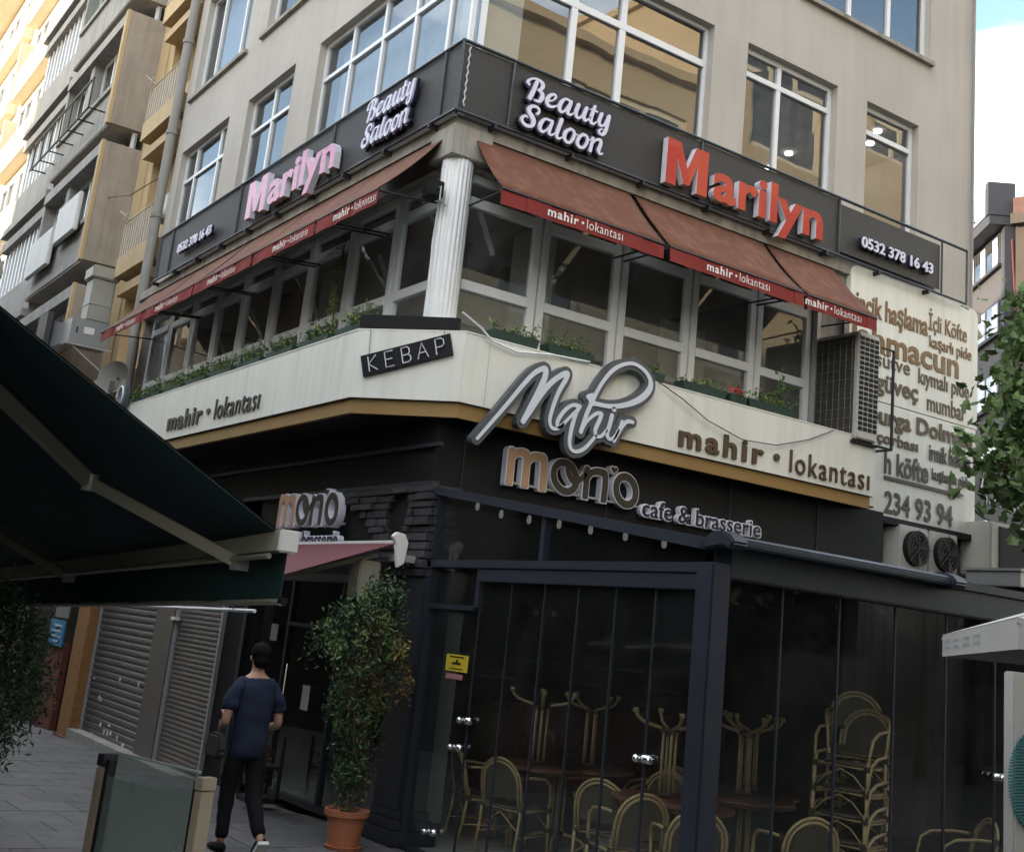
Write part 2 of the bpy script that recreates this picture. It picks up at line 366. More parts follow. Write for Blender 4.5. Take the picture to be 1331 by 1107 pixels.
def put_text(s, face, plane, a, z0, b, z1, m, parent, name='lettering', depth=.02, off=0., shear=0., join=True, space=1.0, z_drop=0., side=None, sub=None, fit=None):
    """text whose bounding box runs from (a,z0) to (b,z1) on the plane; a,b along x (right front) or y (left front)"""
    v, pcs, allf = text_pieces(s, .5, off, shear, join, space)
    if fit is not None: v0 = text_pieces(s, .5, fit, shear, True, space)[0]
    else: v0 = v
    lo, hi = v0.min(0), v0.max(0); u, n = FR[face]; up = Vector((0, 0, 1))
    org = Vector((a, plane, z0)) if face == 'R' else Vector((plane, a, z0))
    W = abs(b-a); sx, sz = W/(hi[0]-lo[0]), (z1-z0)/(hi[1]-lo[1]); res = []
    for q in pcs:
        ids = sorted({i for k in q for i in k}); mp_ = {i: j for j, i in enumerate(ids)}
        g = G(); vs = []
        for i in ids:
            x, y, z = v[i]; fx = (x-lo[0])*sx
            vs.append(org + u*fx + up*((y-lo[1])*sz + z_drop*fx/W) + n*((z+.5)*depth))
        g.add(vs, [tuple(mp_[i] for i in k) for k in q])
        o = part(name, g, m if side is None else [m, side], parent); res.append(o)
        if side is not None:
            for p in o.data.polygons:
                if abs(p.normal.dot(n)) < .5: p.material_index = 1
    return res
def smooth_path(st, k=4):
    p = np.array(st, float)
    if len(p) < 3: return p
    q = np.vstack([2*p[0]-p[1], p, 2*p[-1]-p[-2]]); out = []
    for i in range(1, len(q)-2):
        for t in np.linspace(0, 1, k, endpoint=False):
            out.append(.5*((2*q[i])+(-q[i-1]+q[i+1])*t+(2*q[i-1]-5*q[i]+4*q[i+1]-q[i+2])*t*t+(-q[i-1]+3*q[i]-3*q[i+1]+q[i+2])*t**3))
    out.append(q[-2]); return np.array(out)
def brush_outline(strokes, grow=0., h=.008, clip=None):
    """closed outlines of the area a round pen of varying radius covers (marching squares on a distance grid)"""
    segs = []
    for st in strokes:
        p = smooth_path(st)
        for i in range(len(p)-1): segs.append((p[i], p[i+1]))
    A = np.array([s[0] for s in segs]); B = np.array([s[1] for s in segs]); mr = max(A[:, 2].max(), B[:, 2].max())+grow+2*h
    lo = np.minimum(A[:, :2].min(0), B[:, :2].min(0))-mr; hi = np.maximum(A[:, :2].max(0), B[:, :2].max(0))+mr
    xs = np.arange(lo[0], hi[0], h); ys = np.arange(lo[1], hi[1], h); X, Y = np.meshgrid(xs, ys, indexing='ij'); D = np.full(X.shape, 9.)
    for a, b in zip(A, B):
        d = b[:2]-a[:2]; L2 = max(d@d, 1e-12); t = np.clip(((X-a[0])*d[0]+(Y-a[1])*d[1])/L2, 0, 1)
        D = np.minimum(D, np.hypot(X-a[0]-t*d[0], Y-a[1]-t*d[1])-(a[2]+t*(b[2]-a[2])))
    D -= grow
    if clip is not None: D = np.maximum(D, clip-grow-Y)
    D[np.abs(D) < 1e-6] = 1e-6
    S = D < 0; nx, ny = D.shape; nxt = {}
    cells = np.argwhere((S[:-1, :-1] != S[1:, :-1]) | (S[:-1, :-1] != S[:-1, 1:]) | (S[:-1, :-1] != S[1:, 1:]))
    def ev(i, j, e):
        (a, b) = {0: ((i, j), (i+1, j)), 1: ((i+1, j), (i+1, j+1)), 2: ((i, j+1), (i+1, j+1)), 3: ((i, j), (i, j+1))}[e]
        return (a, b)
    T = {1: [(3, 0)], 2: [(0, 1)], 3: [(3, 1)], 4: [(1, 2)], 5: [(3, 2), (1, 0)], 6: [(0, 2)], 7: [(3, 2)], 8: [(2, 3)], 9: [(2, 0)], 10: [(0, 3), (2, 1)], 11: [(2, 1)], 12: [(1, 3)], 13: [(1, 0)], 14: [(0, 3)]}
    for i, j in cells.tolist():
        c = int(S[i, j]) | int(S[i+1, j]) << 1 | int(S[i+1, j+1]) << 2 | int(S[i, j+1]) << 3
        for a, b in T.get(c, []): nxt[ev(i, j, a)] = ev(i, j, b)
    loops = []
    while nxt:
        k0 = next(iter(nxt)); k = k0; lp = []
        while k in nxt:
            (i, j), (i2, j2) = k; t = D[i, j]/(D[i, j]-D[i2, j2]); lp.append((xs[i]+(xs[i2]-xs[i])*t, ys[j]+(ys[j2]-ys[j])*t)); k = nxt.pop(k)
        if len(lp) > 6: loops.append(lp[::2])
    return loops
def loops_mesh(loops, depth):
    cu = bpy.data.curves.new('o', 'CURVE'); cu.dimensions = '2D'; cu.fill_mode = 'BOTH'; cu.extrude = depth/2
    for lp in loops:
        sp = cu.splines.new('POLY'); sp.points.add(len(lp)-1); sp.use_cyclic_u = True
        for q, p in zip(sp.points, lp): q.co = (p[0], p[1], 0, 1)
    me = curve_mesh(cu, 'o'); v = [tuple(q.co) for q in me.vertices]; f = [tuple(p.vertices) for p in me.polygons]
    bpy.data.meshes.remove(me); bpy.data.curves.remove(cu); return v, f
def put_brush(strokes, face, plane, m, parent, name='letter', depth=.02, grow=0., fn=None, clip=None, side=None, h=.008):
    """strokes are (along, height, radius) in plan units; fn maps (along, height) to another place (a repeat of the sign)"""
    v, f = loops_mesh(brush_outline(strokes, grow, h, clip), depth); u, n = FR[face]; g = G()
    vs = []
    for x, y, z in v:
        if fn: x, y = fn(x, y)
        p = Vector((x, plane, y)) if face == 'R' else Vector((plane, x, y)); vs.append(p + n*(z+depth/2))
    g.add(vs, f); o = part(name, g, m if side is None else [m, side], parent)
    if side is not None:
        for p in o.data.polygons:
            if abs(p.normal.dot(n)) < .5: p.material_index = 1
    return o
# ------------------------------------------------------------------ ground
def gz(y): return -.034*max(0, y-9.3)                  # the lane falls gently away past the corner
g = G()
ys = [-300, -8, 9.3, 20, 40, 60, 400]
for i in range(len(ys)-1):
    a, b = ys[i], ys[i+1]; za, zb = gz(min(a, 60)), gz(min(b, 60))
    g.add([(-300, a, za-.03), (400, a, za-.03), (400, b, zb-.03), (-300, b, zb-.03)], [(0, 1, 2, 3)])
part('ground', g, 'ground_grey', None, kind='structure', loc=(0, 0, 0))
pav = part('pavement', G().box(.1, 5.3, 2, 9.3, -.028, -.024), 'ground_grey', None, kind='structure', loc=(0, 0, 0))
sl = mesh_from(G().box(-.248, .248, -.298, .298, -.02, 0), 'paving_stone', 'paving', bevel=.003)
n_st = 0
for j in range(30):
    y = 3.0+.6*j+.3
    for i in range(9):
        x = 1.0+.5*i+.25+(.25 if j % 2 else 0)
        if x > 5.3 or (y < 5.2 and x < 1.6): continue
        if n_st >= 280: break
        inst('paving_stone', sl, pav, (x, y, gz(y)+random.uniform(-.002, .002)-.001), (-math.atan(.034) if y > 9.3 else 0, 0, 0)); n_st += 1

# ------------------------------------------------------------------ windows
def win(parent, axis, c, u0, u1, z0, z1, us=(), zs=(), w=.055, d=.05, m='pvc_clean', gm='glass_upper', sgn=1, partial=(), name='window', outer=True, frame_w=None):
    """window frame (part) with its panes (sub-parts). us: upright bars, zs: cross bars; partial: (u_from,u_to,z) short cross bars"""
    fw = frame_w or w
    P = (lambda g, a, b, lo, hi, e0=0, e1=0: g.box(min(c-sgn*e0, c+sgn*(d+e1)), max(c-sgn*e0, c+sgn*(d+e1)), a, b, lo, hi)) if axis == 0 else (lambda g, a, b, lo, hi, e0=0, e1=0: g.box(a, b, min(c-sgn*e0, c+sgn*(d+e1)), max(c-sgn*e0, c+sgn*(d+e1)), lo, hi))
    g = G()
    if outer:
        P(g, u0, u0+fw, z0, z1); P(g, u1-fw, u1, z0, z1); P(g, u0+fw, u1-fw, z0, z0+fw, .003, .003); P(g, u0+fw, u1-fw, z1-fw, z1, .003, .003)
    for u in us: P(g, u-w/2, u+w/2, z0+fw, z1-fw, .006, .006)
    for z in zs: P(g, u0+fw, u1-fw, z-w/2, z+w/2, .009, .009)
    for a, b, z in partial: P(g, a, b, z-w/2, z+w/2, .009, .009)
    fr = part(name, g, m, parent, bevel=.004)
    ue = [u0+fw]+sorted(us)+[u1-fw]; ze = [z0+fw]+sorted(zs)+[z1-fw]
    for i in range(len(ue)-1):
        for j in range(len(ze)-1):
            q = G(); k = c+sgn*(d*.55+random.uniform(-.003, .003)); t = random.uniform(-.004, .004)
            if axis == 0: q.add([(k+t, ue[i], ze[j]), (k-t, ue[i+1], ze[j]), (k-t, ue[i+1], ze[j+1]), (k+t*2, ue[i], ze[j+1])], [(0, 1, 2, 3)])
            else: q.add([(ue[i], k+t, ze[j]), (ue[i+1], k-t, ze[j]), (ue[i+1], k-t, ze[j+1]), (ue[i], k+t*2, ze[j+1])], [(0, 1, 2, 3)])
            part('pane', q, gm, fr)
    return fr

# ------------------------------------------------------------------ the corner building
X0, Y0, XE, YE, TOP = 5.4, 9.6, 13.5, 19.3, 14.6
B = empty('corner_building', (X0, Y0, 0), 'beige stuccoed corner building with white windows above two shop floors', 'building')
rightH = [(X0, 8.6, 7.0, 8.92), (9.15, 10.74, 7.0, 8.92), (11.3, 12.34, 7.0, 8.92), (5.9, 8.6, 9.95, 11.8), (10.2, 12.55, 9.95, 11.8)]
leftH = [(Y0, 13.63, 7.0, 8.98), (14.4, 16.07, 7.0, 8.98), (16.83, 18.95, 7.0, 8.98), (16.62, 18.92, 9.98, 11.8), (13.3, 15.83, 9.98, 11.8), (10.2, 12.4, 9.98, 11.8)]
g = G(); wall_holes(g, 1, Y0, X0, XE, 6.55, TOP, rightH, .17, 1); part('wall', g, 'stucco', B)
g = G(); wall_holes(g, 0, X0, Y0, YE, 6.55, TOP, leftH, .17, 1); part('wall', g, 'stucco', B)
g = G().box(X0, XE, YE-.003, YE, 0, TOP).box(XE-.003, XE, Y0+.001, YE, 0, TOP).box(X0-.1, XE+.1, Y0-.1, YE+.1, TOP, TOP+.25)
part('wall', g, 'stucco', B)
part('wall', G().box(11.45, XE, Y0, Y0+.2, 0, 3.56).box(10.52, XE, Y0, Y0+.2, 3.56, 6.12), 'stucco_band', B)
# thin projecting sill lines of the third floor
part('sill', G().box(9.95, 12.58, Y0-.06, Y0+.02, 9.87, 9.93).box(5.6, 8.9, Y0-.06, Y0+.02, 9.87, 9.93), 'stucco_band', B)
part('sill', G().box(X0-.06, X0+.02, 16.5, 19.05, 9.91, 9.97).box(X0-.06, X0+.02, 13.1, 15.95, 9.91, 9.97), 'stucco_band', B)
# windows, second floor right front
win(B, 1, Y0+.10, X0+.0, 8.6, 7.0, 8.92, us=(6.66, 7.33), zs=(8.44,), w=.085, frame_w=.05)
win(B, 1, Y0+.10, 9.15, 10.74, 7.0, 8.92, us=(9.79,), zs=(8.58,), w=.07)
win(B, 1, Y0+.10, 11.3, 12.34, 7.0, 8.92, zs=(8.55,), w=.07)
win(B, 1, Y0+.10, 5.9, 8.6, 9.95, 11.8, us=(6.8, 7.7), w=.07)
win(B, 1, Y0+.10, 10.2, 12.55, 9.95, 11.8, us=(11.0, 11.78), w=.07)
# left front
win(B, 0, X0+.10, Y0+.05, 13.63, 7.0, 8.98, us=(10.35, 11.15, 11.95, 12.8), zs=(8.45,), w=.06)
win(B, 0, X0+.10, 14.4, 16.07, 7.0, 8.98, us=(15.25,), zs=(8.45,), w=.06)
win(B, 0, X0+.10, 16.83, 18.95, 7.0, 8.98, us=(17.35, 18.4), zs=(8.45,), w=.06)
win(B, 0, X0+.10, 16.62, 18.92, 9.98, 11.8, us=(17.2, 18.3), w=.06)
win(B, 0, X0+.10, 13.3, 15.83, 9.98, 11.8, us=(14.4,), w=.06)
win(B, 0, X0+.10, 10.2, 12.4, 9.98, 11.8, us=(11.3,), w=.06)
# floors, ceilings and room walls seen through the glass
part('floor_slab', G().box(X0+.25, XE-.05, Y0+.25, YE-.05, 3.62, 3.85).box(X0+.2, XE-.05, Y0+.2, YE-.05, 6.2, 6.6).box(X0+.2, XE-.05, Y0+.2, YE-.05, 9.2, 9.6).box(X0+.2, XE-.05, Y0+.2, YE-.05, 12.1, 12.5), 'interior_dark', B)
part('room_wall', G().box(8.9, 9.0, Y0+.3, 14, 6.6, 9.2).box(8.9, XE-.1, 14, 14.1, 6.6, 9.2).box(X0+.3, 8.9, 13.95, 14.05, 6.6, 9.2).box(X0+3, X0+3.1, 14.05, YE-.1, 6.6, 9.2), 'interior_beige', B)
part('room_wall', G().box(8.9, 9.0, Y0+.5, YE-.3, 9.6, 12.1), 'interior_beige', B)
part('room_wall', G().box(10.6, 10.7, Y0+.3, YE-.3, 3.85, 6.2).box(X0+2.6, 10.6, 13.2, 13.3, 3.85, 6.2).box(X0+2.5, X0+2.6, 13.3, YE-.3, 3.85, 6.2), 'interior_dark', B)
part('corner_pillar', G().box(X0+.19, X0+.66, Y0+.19, Y0+.66, 6.61, 9.19), 'interior_white', B)
part('curtain', G().box(X0+.30, X0+.32, Y0+.75, Y0+3.9, 6.7, 9.1), 'curtain', B)
part('curtain', G().box(X0+.3, X0+.32, 17.0, 18.8, 9.7, 11.9).box(X0+.3, X0+.32, 13.5, 15.6, 9.7, 11.9), 'curtain', B)
for i, (lx, ly) in enumerate([(12.2, 10.47), (12.55, 10.46), (12.8, 10.8), (12.95, 11.15), (13.1, 11.5), (12.3, 11.9), (12.5, 12.5)]):
    part('ceiling_lamp', G().lathe([(.055, 0), (.055, .03)], (lx, ly, 9.165)), 'down_light', B)
# stained concrete band and corner block under the railing
part('band', G().box(X0-.17, XE, Y0-.17, Y0+.2, 6.42, 6.56).box(X0-.17, X0+.2, Y0+.2, YE, 6.42, 6.56), 'stucco_band', B)
part('band', G().box(X0-.1, XE, Y0-.1, Y0+.2, 6.12, 6.42).box(X0-.1, X0+.2, Y0+.2, YE, 6.12, 6.42), 'stucco_band', B)
part('corner_block', G().box(X0-.2, X0+.25, Y0-.2, Y0+.25, 6.14, 6.47), 'stucco_band', B, bevel=.012)
# fluted corner column
pts = []
for i in range(96):
    a = 2*math.pi*i/96; r = .155-.010*(.5+.5*math.cos(a*20))**2; pts.append((r*math.cos(a), r*math.sin(a)))
part('column', G().prism(pts, lambda a, b, d: (X0-.02+a, Y0-.03+b, d), 3.9, 6.14), 'pvc', B)
part('column_wire', G().tube([(X0-.19, Y0-.06, 5.75), (X0-.2, Y0-.03, 5.3), (X0-.21, Y0-.08, 4.9), (X0-.19, Y0-.12, 4.5)], .004, 5), 'pvc', B)
# parapet wall below the restaurant windows
part('parapet', G().box(X0+.02, 10.5, Y0+.0, Y0+.14, 3.6, 4.15).box(X0, X0+.14, Y0+.14, YE, 3.6, 4.15), 'stucco_band', B)

# first-floor restaurant windows: double white framing
def bay(axis, c, u0, u1, sgn):
    d = .06; w = .055
    zb, z1, z2, zt = 4.15, 4.98, 5.83, 6.12
    fr = win(B, axis, c, u0, u1, zb, zt, zs=(z1, z2), w=.10, d=d, m='pvc', gm='glass', frame_w=.088, name='restaurant_window')
    return fr
xs = [5.5, 6.5, 7.55, 8.57, 9.58, 10.5]
for a, b in zip(xs[:-1], xs[1:]): bay(1, Y0+.03, a+.012, b-.012, 1)
ysL = [9.72, 10.75, 11.8, 12.88, 13.93, 14.97, 15.95, 16.95, 17.95, 18.9]
for a, b in zip(ysL[:-1], ysL[1:]): bay(0, X0+.02, a+.012, b-.012, 1)
part('post', G().box(10.5, 10.56, Y0-.05, Y0+.1, 3.9, 6.12), 'alu_grey', B)
# things inside the restaurant, seen darkly: tables of white cloth, tall panels
part('interior_panel', G().box(X0+.9, X0+.95, 15.2, 16.3, 3.85, 6.2).box(X0+1.4, X0+1.45, 11.6, 13.2, 3.85, 6.2), 'interior_red', B)
part('interior_panel', G().box(6.05, 7.0, Y0+1.3, Y0+1.35, 3.85, 5.35).box(9.0, 9.7, Y0+1.0, Y0+1.05, 3.85, 5.6).box(7.75, 8.25, Y0+1.9, Y0+1.95, 3.85, 6.2), 'interior_beige', B)
part('interior_pillar', G().box(7.0, 7.35, Y0+1.0, Y0+1.35, 3.85, 6.2).box(X0+.8, X0+1.1, 14.0, 14.3, 3.85, 6.2), 'interior_white', B)
for ly in (10.1, 12.3, 14.3, 16.2, 17.7):
    fr = part('pale_bar', G().bar((X0+.6, ly, 5.95), (X0+.85, ly+.05, 5.55), .05, .03), 'pale_blue', B)  # short pale bars slanting near the ceiling behind the glass

# ------------------------------------------------------------------ ground floor of the corner building
part('fascia', G().box(5.32, 11.42, 9.25, 9.32, 2.88, 3.6), 'black_panel', B)
for x in (5.62, 7.3, 8.95, 10.3): part('fascia_seam', G().box(x, x+.012, 9.242, 9.25, 2.9, 3.58), 'dark_paint', B)
part('fascia', G().box(5.32, 5.39, 9.32, 19.2, 2.95, 3.6), 'black_panel', B)
part('ledge', G().box(5.24, 5.32, 9.1, 13.4, 2.945, 2.985), 'dark_paint', B); part('ledge', G().box(5.27, 5.32, 9.1, 19.0, 3.30, 3.335), 'dark_paint', B)
part('soffit', G().box(4.76, 5.32, 9.9, 19.2, 3.585, 3.6).box(5.38, 11.0, 9.05, 9.25, 3.585, 3.6), 'black', B)
part('soffit', G().prism([(4.78, 9.9), (5.36, 9.08), (5.38, 9.25), (5.32, 9.9)], lambda a, b, d: (a, b, d), 3.583, 3.598), 'black', B)
# pilaster at the corner of the café
part('pilaster', G().box(5.24, 5.52, 9.02, 9.42, .27, 2.15), 'dark_paint', B, bevel=.008)
part('pilaster_base', G().box(5.17, 5.6, 8.95, 9.5, 0, .12).box(5.2, 5.57, 8.98, 9.46, .12, .2).box(5.22, 5.54, 9.0, 9.44, .2, .27), 'dark_paint', B, bevel=.01)
# stacked slate around a round opening above the door
part('slate_backing', G().box(5.30, 5.36, 9.03, 12.5, 2.15, 2.95).box(5.30, 5.5, 9.03, 9.1, 2.15, 2.95), 'black', B)
z = 2.15; row = 0
oy, oz, orr = 9.62, 2.68, .2
while z < 2.93:
    hgt = random.uniform(.058, .082); y = 9.02-(.1 if row % 2 else 0)
    while y < 12.45:
        L_ = random.uniform(.22, .46); a, b = max(y, 9.02), min(y+L_, 12.45); y += L_
        if b-a < .05: continue
        ym, zm = (a+b)/2, z+hgt/2
        ah = 1-((zm-2.1)/.82)**2                                # the dark arch over the door
        if ah > 0:
            b = min(b, 11.45-1.62*math.sqrt(ah)) if a < 11.45 else b
            if a > 11.45-1.62*math.sqrt(ah) or b-a < .03: continue
        half = orr**2-(zm-oz)**2
        segs = [(a, b)]
        if half > 0:
            q0, q1 = oy-math.sqrt(half), oy+math.sqrt(half); segs = [(a, min(b, q0)), (max(a, q1), b)]
        for p, q in segs:
            if q-p < .03: continue
            d = random.uniform(.0, .045)
            part('stone', G().box(5.235-d, 5.30, p+.004, q-.004, z+.004, z+hgt-.003), 'slate', B, bevel=.006)
    # the face turned to the terrace
    d = random.uniform(0, .03)
    part('stone', G().box(5.25, 5.25+random.uniform(.2, .3), 8.985-d, 9.03, z+.004, z+hgt-.003), 'slate', B, bevel=.006)
    z += hgt; row += 1
ring = [(oy+.215*math.cos(t), oz+.215*math.sin(t)) for t in [2*math.pi*i/32 for i in range(32)]]
part('round_window', G().tube([(5.24, a, b) for a, b in ring], .016, 6, closed=True).prism([(oy+.2*math.cos(2*math.pi*i/24), oz+.2*math.sin(2*math.pi*i/24)) for i in range(24)], lambda a, b, d: (d, a, b), 5.272, 5.29), 'black', B)
# glazed shop front beside the pilaster
sf = part('shop_front', G().box(5.27, 5.33, 9.42, 9.5, 0, 2.15).box(5.27, 5.33, 10.55, 10.6, .05, 2.15).box(5.27, 5.33, 11.7, 11.76, .05, 2.15).box(5.27, 5.33, 12.85, 12.95, 0, 2.15).box(5.262, 5.338, 9.5, 12.85, 2.07, 2.15).box(5.262, 5.338, 9.5, 12.85, 0, .06).box(5.268, 5.332, 10.6, 11.7, 1.62, 1.66), 'dark_paint', B, bevel=.004)
for a, b in ((9.5, 10.55), (10.6, 11.7), (11.76, 12.85)):
    part('pane', G().add([(5.30, a, .06), (5.30, b, .06), (5.302, b, 2.07), (5.302, a, 2.07)], [(0, 1, 2, 3)]), 'glass_cafe', sf)
part('door_handle', G().tube([(5.24, 11.55, .75), (5.24, 11.55, 1.25)], .012, 8).tube([(5.24, 11.55, .8), (5.28, 11.55, .8)], .008, 6).tube([(5.24, 11.55, 1.2), (5.28, 11.55, 1.2)], .008, 6), 'chrome', sf)
part('poster', G().box(5.262, 5.268, 11.0, 11.16, .85, 1.08), 'interior_white', sf)
part('poster', G().box(5.262, 5.268, 11.95, 12.12, 1.45, 1.62), 'interior_white', sf)
part('wall', G().box(5.3, 5.5, 12.95, 13.5, -.2, 2.95).box(5.3, 5.5, 18.4, 19.3, -.4, 2.95).box(5.3, 5.5, 12.45, 19.3, 2.42, 2.95), 'black_panel', B)
part('pillar', G().box(5.24, 5.5, 15.1, 15.8, -.3, 2.42), 'shutter_warm', B, bevel=.006)
part('step', G().box(5.1, 5.5, 13.5, 18.4, -.4, gz(14)+.0), 'concrete_grey', B)
# inside of the café, ground floor
part('cafe_floor', G().box(5.34, 13.4, 9.3, YE-.1, -.02, .0), 'concrete_grey', B)
part('room_wall', G().box(5.5, 13.4, 14.0, 14.1, 0, 3.58).box(13.3, 13.4, 9.3, 14, 0, 3.58).box(5.52, 5.6, 12.9, 14, 0, 2.9), 'interior_dark', B)
part('restaurant_ceiling', G().box(X0+.3, 10.4, Y0+.3, YE-.3, 6.17, 6.195), 'interior_beige', B)
part('ceiling', G().box(5.36, 13.4, 9.33, YE-.1, 3.5, 3.58), 'black', B)
part('door_panel', G().box(5.62, 5.98, 9.52, 9.56, .1, 1.9), 'pale_green_panel', B)
part('counter', G().box(8.2, 12.0, 12.2, 12.8, 0, 1.0), 'table_wood', B, bevel=.01)
for i in range(7): part('wall_shelf', G().box(7.5+i*.75, 8.1+i*.75, 13.8, 13.98, 1.2+.25*(i % 2), 1.24+.25*(i % 2)), 'steel_box', B)

# ------------------------------------------------------------------ roller shutters
def shutter(y0, y1, n, label, m):
    zlo = gz((y0+y1)/2)-.02; top = 2.40
    t = empty('roller_shutter', (5.3, (y0+y1)/2, zlo), label, 'shutter', None)
    h = (top-zlo)/n
    dp = .016 if n > 40 else .022; prof = [(0, 0), (dp*.7, h*.12), (dp, h*.5), (dp*.7, h*.86), (0, h)]
    g = G(); g.prism([(-p[0]-.004, p[1]) for p in prof]+[(.012, h), (.012, 0)], lambda a, b, d: (a, d, b), -(y1-y0)/2+.03, (y1-y0)/2-.03)
    me = mesh_from(g, 'slat', m)
    for i in range(n): inst('slat', me, t, (5.31, (y0+y1)/2, zlo+i*h))
    part('guide_rail', G().box(5.26, 5.33, y0, y0+.05, zlo, top), 'alu_grey', t); part('guide_rail', G().box(5.26, 5.33, y1-.05, y1, zlo, top), 'alu_grey', t)
    part('bottom_bar', G().box(5.262, 5.33, y0+.05, y1-.05, zlo-.02, zlo+.035), 'alu_grey', t)
    part('backing', G().box(5.34, 5.38, y0, y1, zlo, top), 'black', t)
    return t
sh1 = shutter(15.8, 18.4, 30, 'wide dark grey roller shutter with torn white stickers beside the orange pillar', 'shutter')
sh2 = shutter(13.52, 15.1, 46, 'narrow brownish roller shutter with fine slats behind the walking man', 'shutter_warm')
for (y, z, w, h) in [(18.1, .55, .06, .03), (16.9, .62, .07, .05), (16.1, .62, .04, .06), (17.7, .3, .05, .07), (17.6, .29, .04, .06), (17.4, -.02, .09, .05), (17.2, -.1, .06, .06), (17.05, -.1, .05, .06), (16.9, -.08, .07, .05), (16.6, -.1, .05, .05), (16.3, -.16, .08, .05), (17.75, -.18, .05, .04), (17.0, .02, .1, .03)]:
    part('torn_sticker', G().box(5.270, 5.275, y, y+w, z, z+h), 'print_white', sh1)
part('lock_box', G().box(5.2, 5.26, 14.95, 15.1, 1.52, 1.56), 'print_white', sh2)
o = part('orange_pillar', G().box(5.13, 5.5, 18.43, 19.05, -.4, 2.9), 'orange_paint', None, bevel=.012)
tag(o, 'peeling orange painted pillar between the wide shutter and the blue sign', 'pillar')
part('pillar_foot', G().box(5.09, 5.16, 18.4, 19.08, -.42, -.30), 'red_brown', o)

# ------------------------------------------------------------------ white fascia sign that wraps the corner
S = empty('fascia_sign', (5.0, 9.4, 3.56), 'long cream fascia sign wrapping the corner above the black shopfront band', 'sign')
def path_strip(pts, th, z0, z1, lean=0):
    """upright strip that follows a plan path; th = thickness towards the building (to the left of travel); lean pushes the foot outwards"""
    P = [Vector((x, y, 0)) for x, y in pts]; N = []
    for i in range(len(P)):
        ns = []
        if i > 0: t = (P[i]-P[i-1]).normalized(); ns.append(Vector((-t.y, t.x, 0)))
        if i < len(P)-1: t = (P[i+1]-P[i]).normalized(); ns.append(Vector((-t.y, t.x, 0)))
        m_ = sum(ns, Vector()).normalized(); N.append(m_/max(m_.dot(ns[0]), .3))
    vs = []
    for p, n_ in zip(P, N): vs += [tuple(p-n_*lean+Vector((0, 0, z0))), tuple(p+n_*th+Vector((0, 0, z0))), tuple(p+n_*th+Vector((0, 0, z1))), tuple(p+Vector((0, 0, z1)))]
    k = len(P); fs = [(0, 1, 2, 3), tuple(4*(k-1)+i for i in range(4))[::-1]]
    for i in range(k-1):
        for j in range(4): fs.append((4*i+j, 4*i+(j+1) % 4, 4*i+4+(j+1) % 4, 4*i+4+j))
    return G().add(vs, fs)
A_, B_ = (4.7, 9.84), (5.36, 9.0)
part('sign_panel', path_strip([(4.7, 19.0), A_], .05, 3.7, 4.335), 'sign_white', S)
part('sign_panel', path_strip([(4.7, 9.836), (5.357, 9.0)], .05, 3.7, 4.335), 'sign_white', S)
part('sign_panel', path_strip([(5.361, 9.0), (5.62, 9.0)], .05, 3.7, 4.335), 'sign_white', S)
part('sign_panel', path_strip([(5.624, 9.0), (10.94, 9.0), (10.94, 9.6)], .05, 3.7, 4.335), 'sign_white', S)
part('sign_top', path_strip([(4.695, 19.0), (4.695, 9.838), (5.358, 8.995), (10.945, 8.995), (10.945, 9.6)], .45, 4.336, 4.35), 'sign_white', S)
part('gold_strip', path_strip([(4.73, 19.0), (4.73, 9.86), (5.375, 9.03), (10.9, 9.03), (10.9, 9.5)], .05, 3.56, 3.699, lean=-.0), 'gold', S)
part('shadow_gap', path_strip([(4.715, 19.0), (4.715, 9.85), (5.37, 9.015), (10.92, 9.015)], .05, 3.694, 3.704), 'black', S)
put_text('mahir', 'R', 8.998, 7.95, 3.755, 9.15, 3.99, 'brown_letter', S, 'letter', .022, off=.028, join=False, space=1.25)
put_text('•', 'R', 8.998, 9.30, 3.84, 9.385, 3.92, 'brown_letter', S, 'letter', .022)
put_text('lokantası', 'R', 8.998, 9.55, 3.755, 10.83, 4.0, 'brown_letter', S, 'letter', .022, off=-.006, join=False, space=1.15)
put_text('mahir', 'L', 4.702, 14.95, 3.80, 13.72, 4.03, 'grey_letter', S, 'letter', .022, off=.024, join=False, space=1.15)
put_text('•', 'L', 4.702, 13.58, 3.89, 13.47, 3.96, 'grey_letter', S, 'letter', .022)
put_text('lokantası', 'L', 4.702, 13.3, 3.80, 11.99, 4.04, 'grey_letter', S, 'letter', .022, off=-.004, join=False, space=1.1)

# ------------------------------------------------------------------ railing with the salon signs
RL = empty('railing', (5.15, 9.34, 6.5), 'dark screened railing with steel rails running round the first storey corner', 'railing')
part('top_rail', G().tube([(5.15, 18.36, 7.29), (5.15, 9.34, 7.29)], .020, 8), 'rail_steel', RL)
part('top_rail', G().tube([(5.15, 9.34, 7.29), (13.05, 9.34, 7.29)], .020, 8), 'rail_steel', RL)
part('bottom_rail', G().tube([(5.15, 18.36, 6.56), (5.15, 9.34, 6.56)], .016, 8), 'rail_steel', RL)
part('bottom_rail', G().tube([(5.15, 9.34, 6.56), (13.05, 9.34, 6.56)], .016, 8), 'rail_steel', RL)
pm = mesh_from(G().tube([(0, 0, 0), (0, 0, .73)], .014, 8), 'upright', 'rail_steel')
for p in [(5.15, y) for y in (18.36, 17.75, 15.0, 12.15, 9.66)]+[(5.15, 9.34)]+[(x, 9.34) for x in (5.75, 8.3, 10.57, 12.53, 13.05)]: inst('upright', pm, RL, (p[0], p[1], 6.56))
part('upright', G().box(5.165, 5.185, 9.36, 9.38, 6.5, 7.3), 'rail_steel', RL)
part('mesh_screen', G().box(5.160, 5.164, 9.36, 18.34, 6.57, 7.27), 'screen_mesh', RL)
part('mesh_screen', G().box(5.17, 10.56, 9.350, 9.354, 6.57, 7.27), 'screen_mesh', RL)
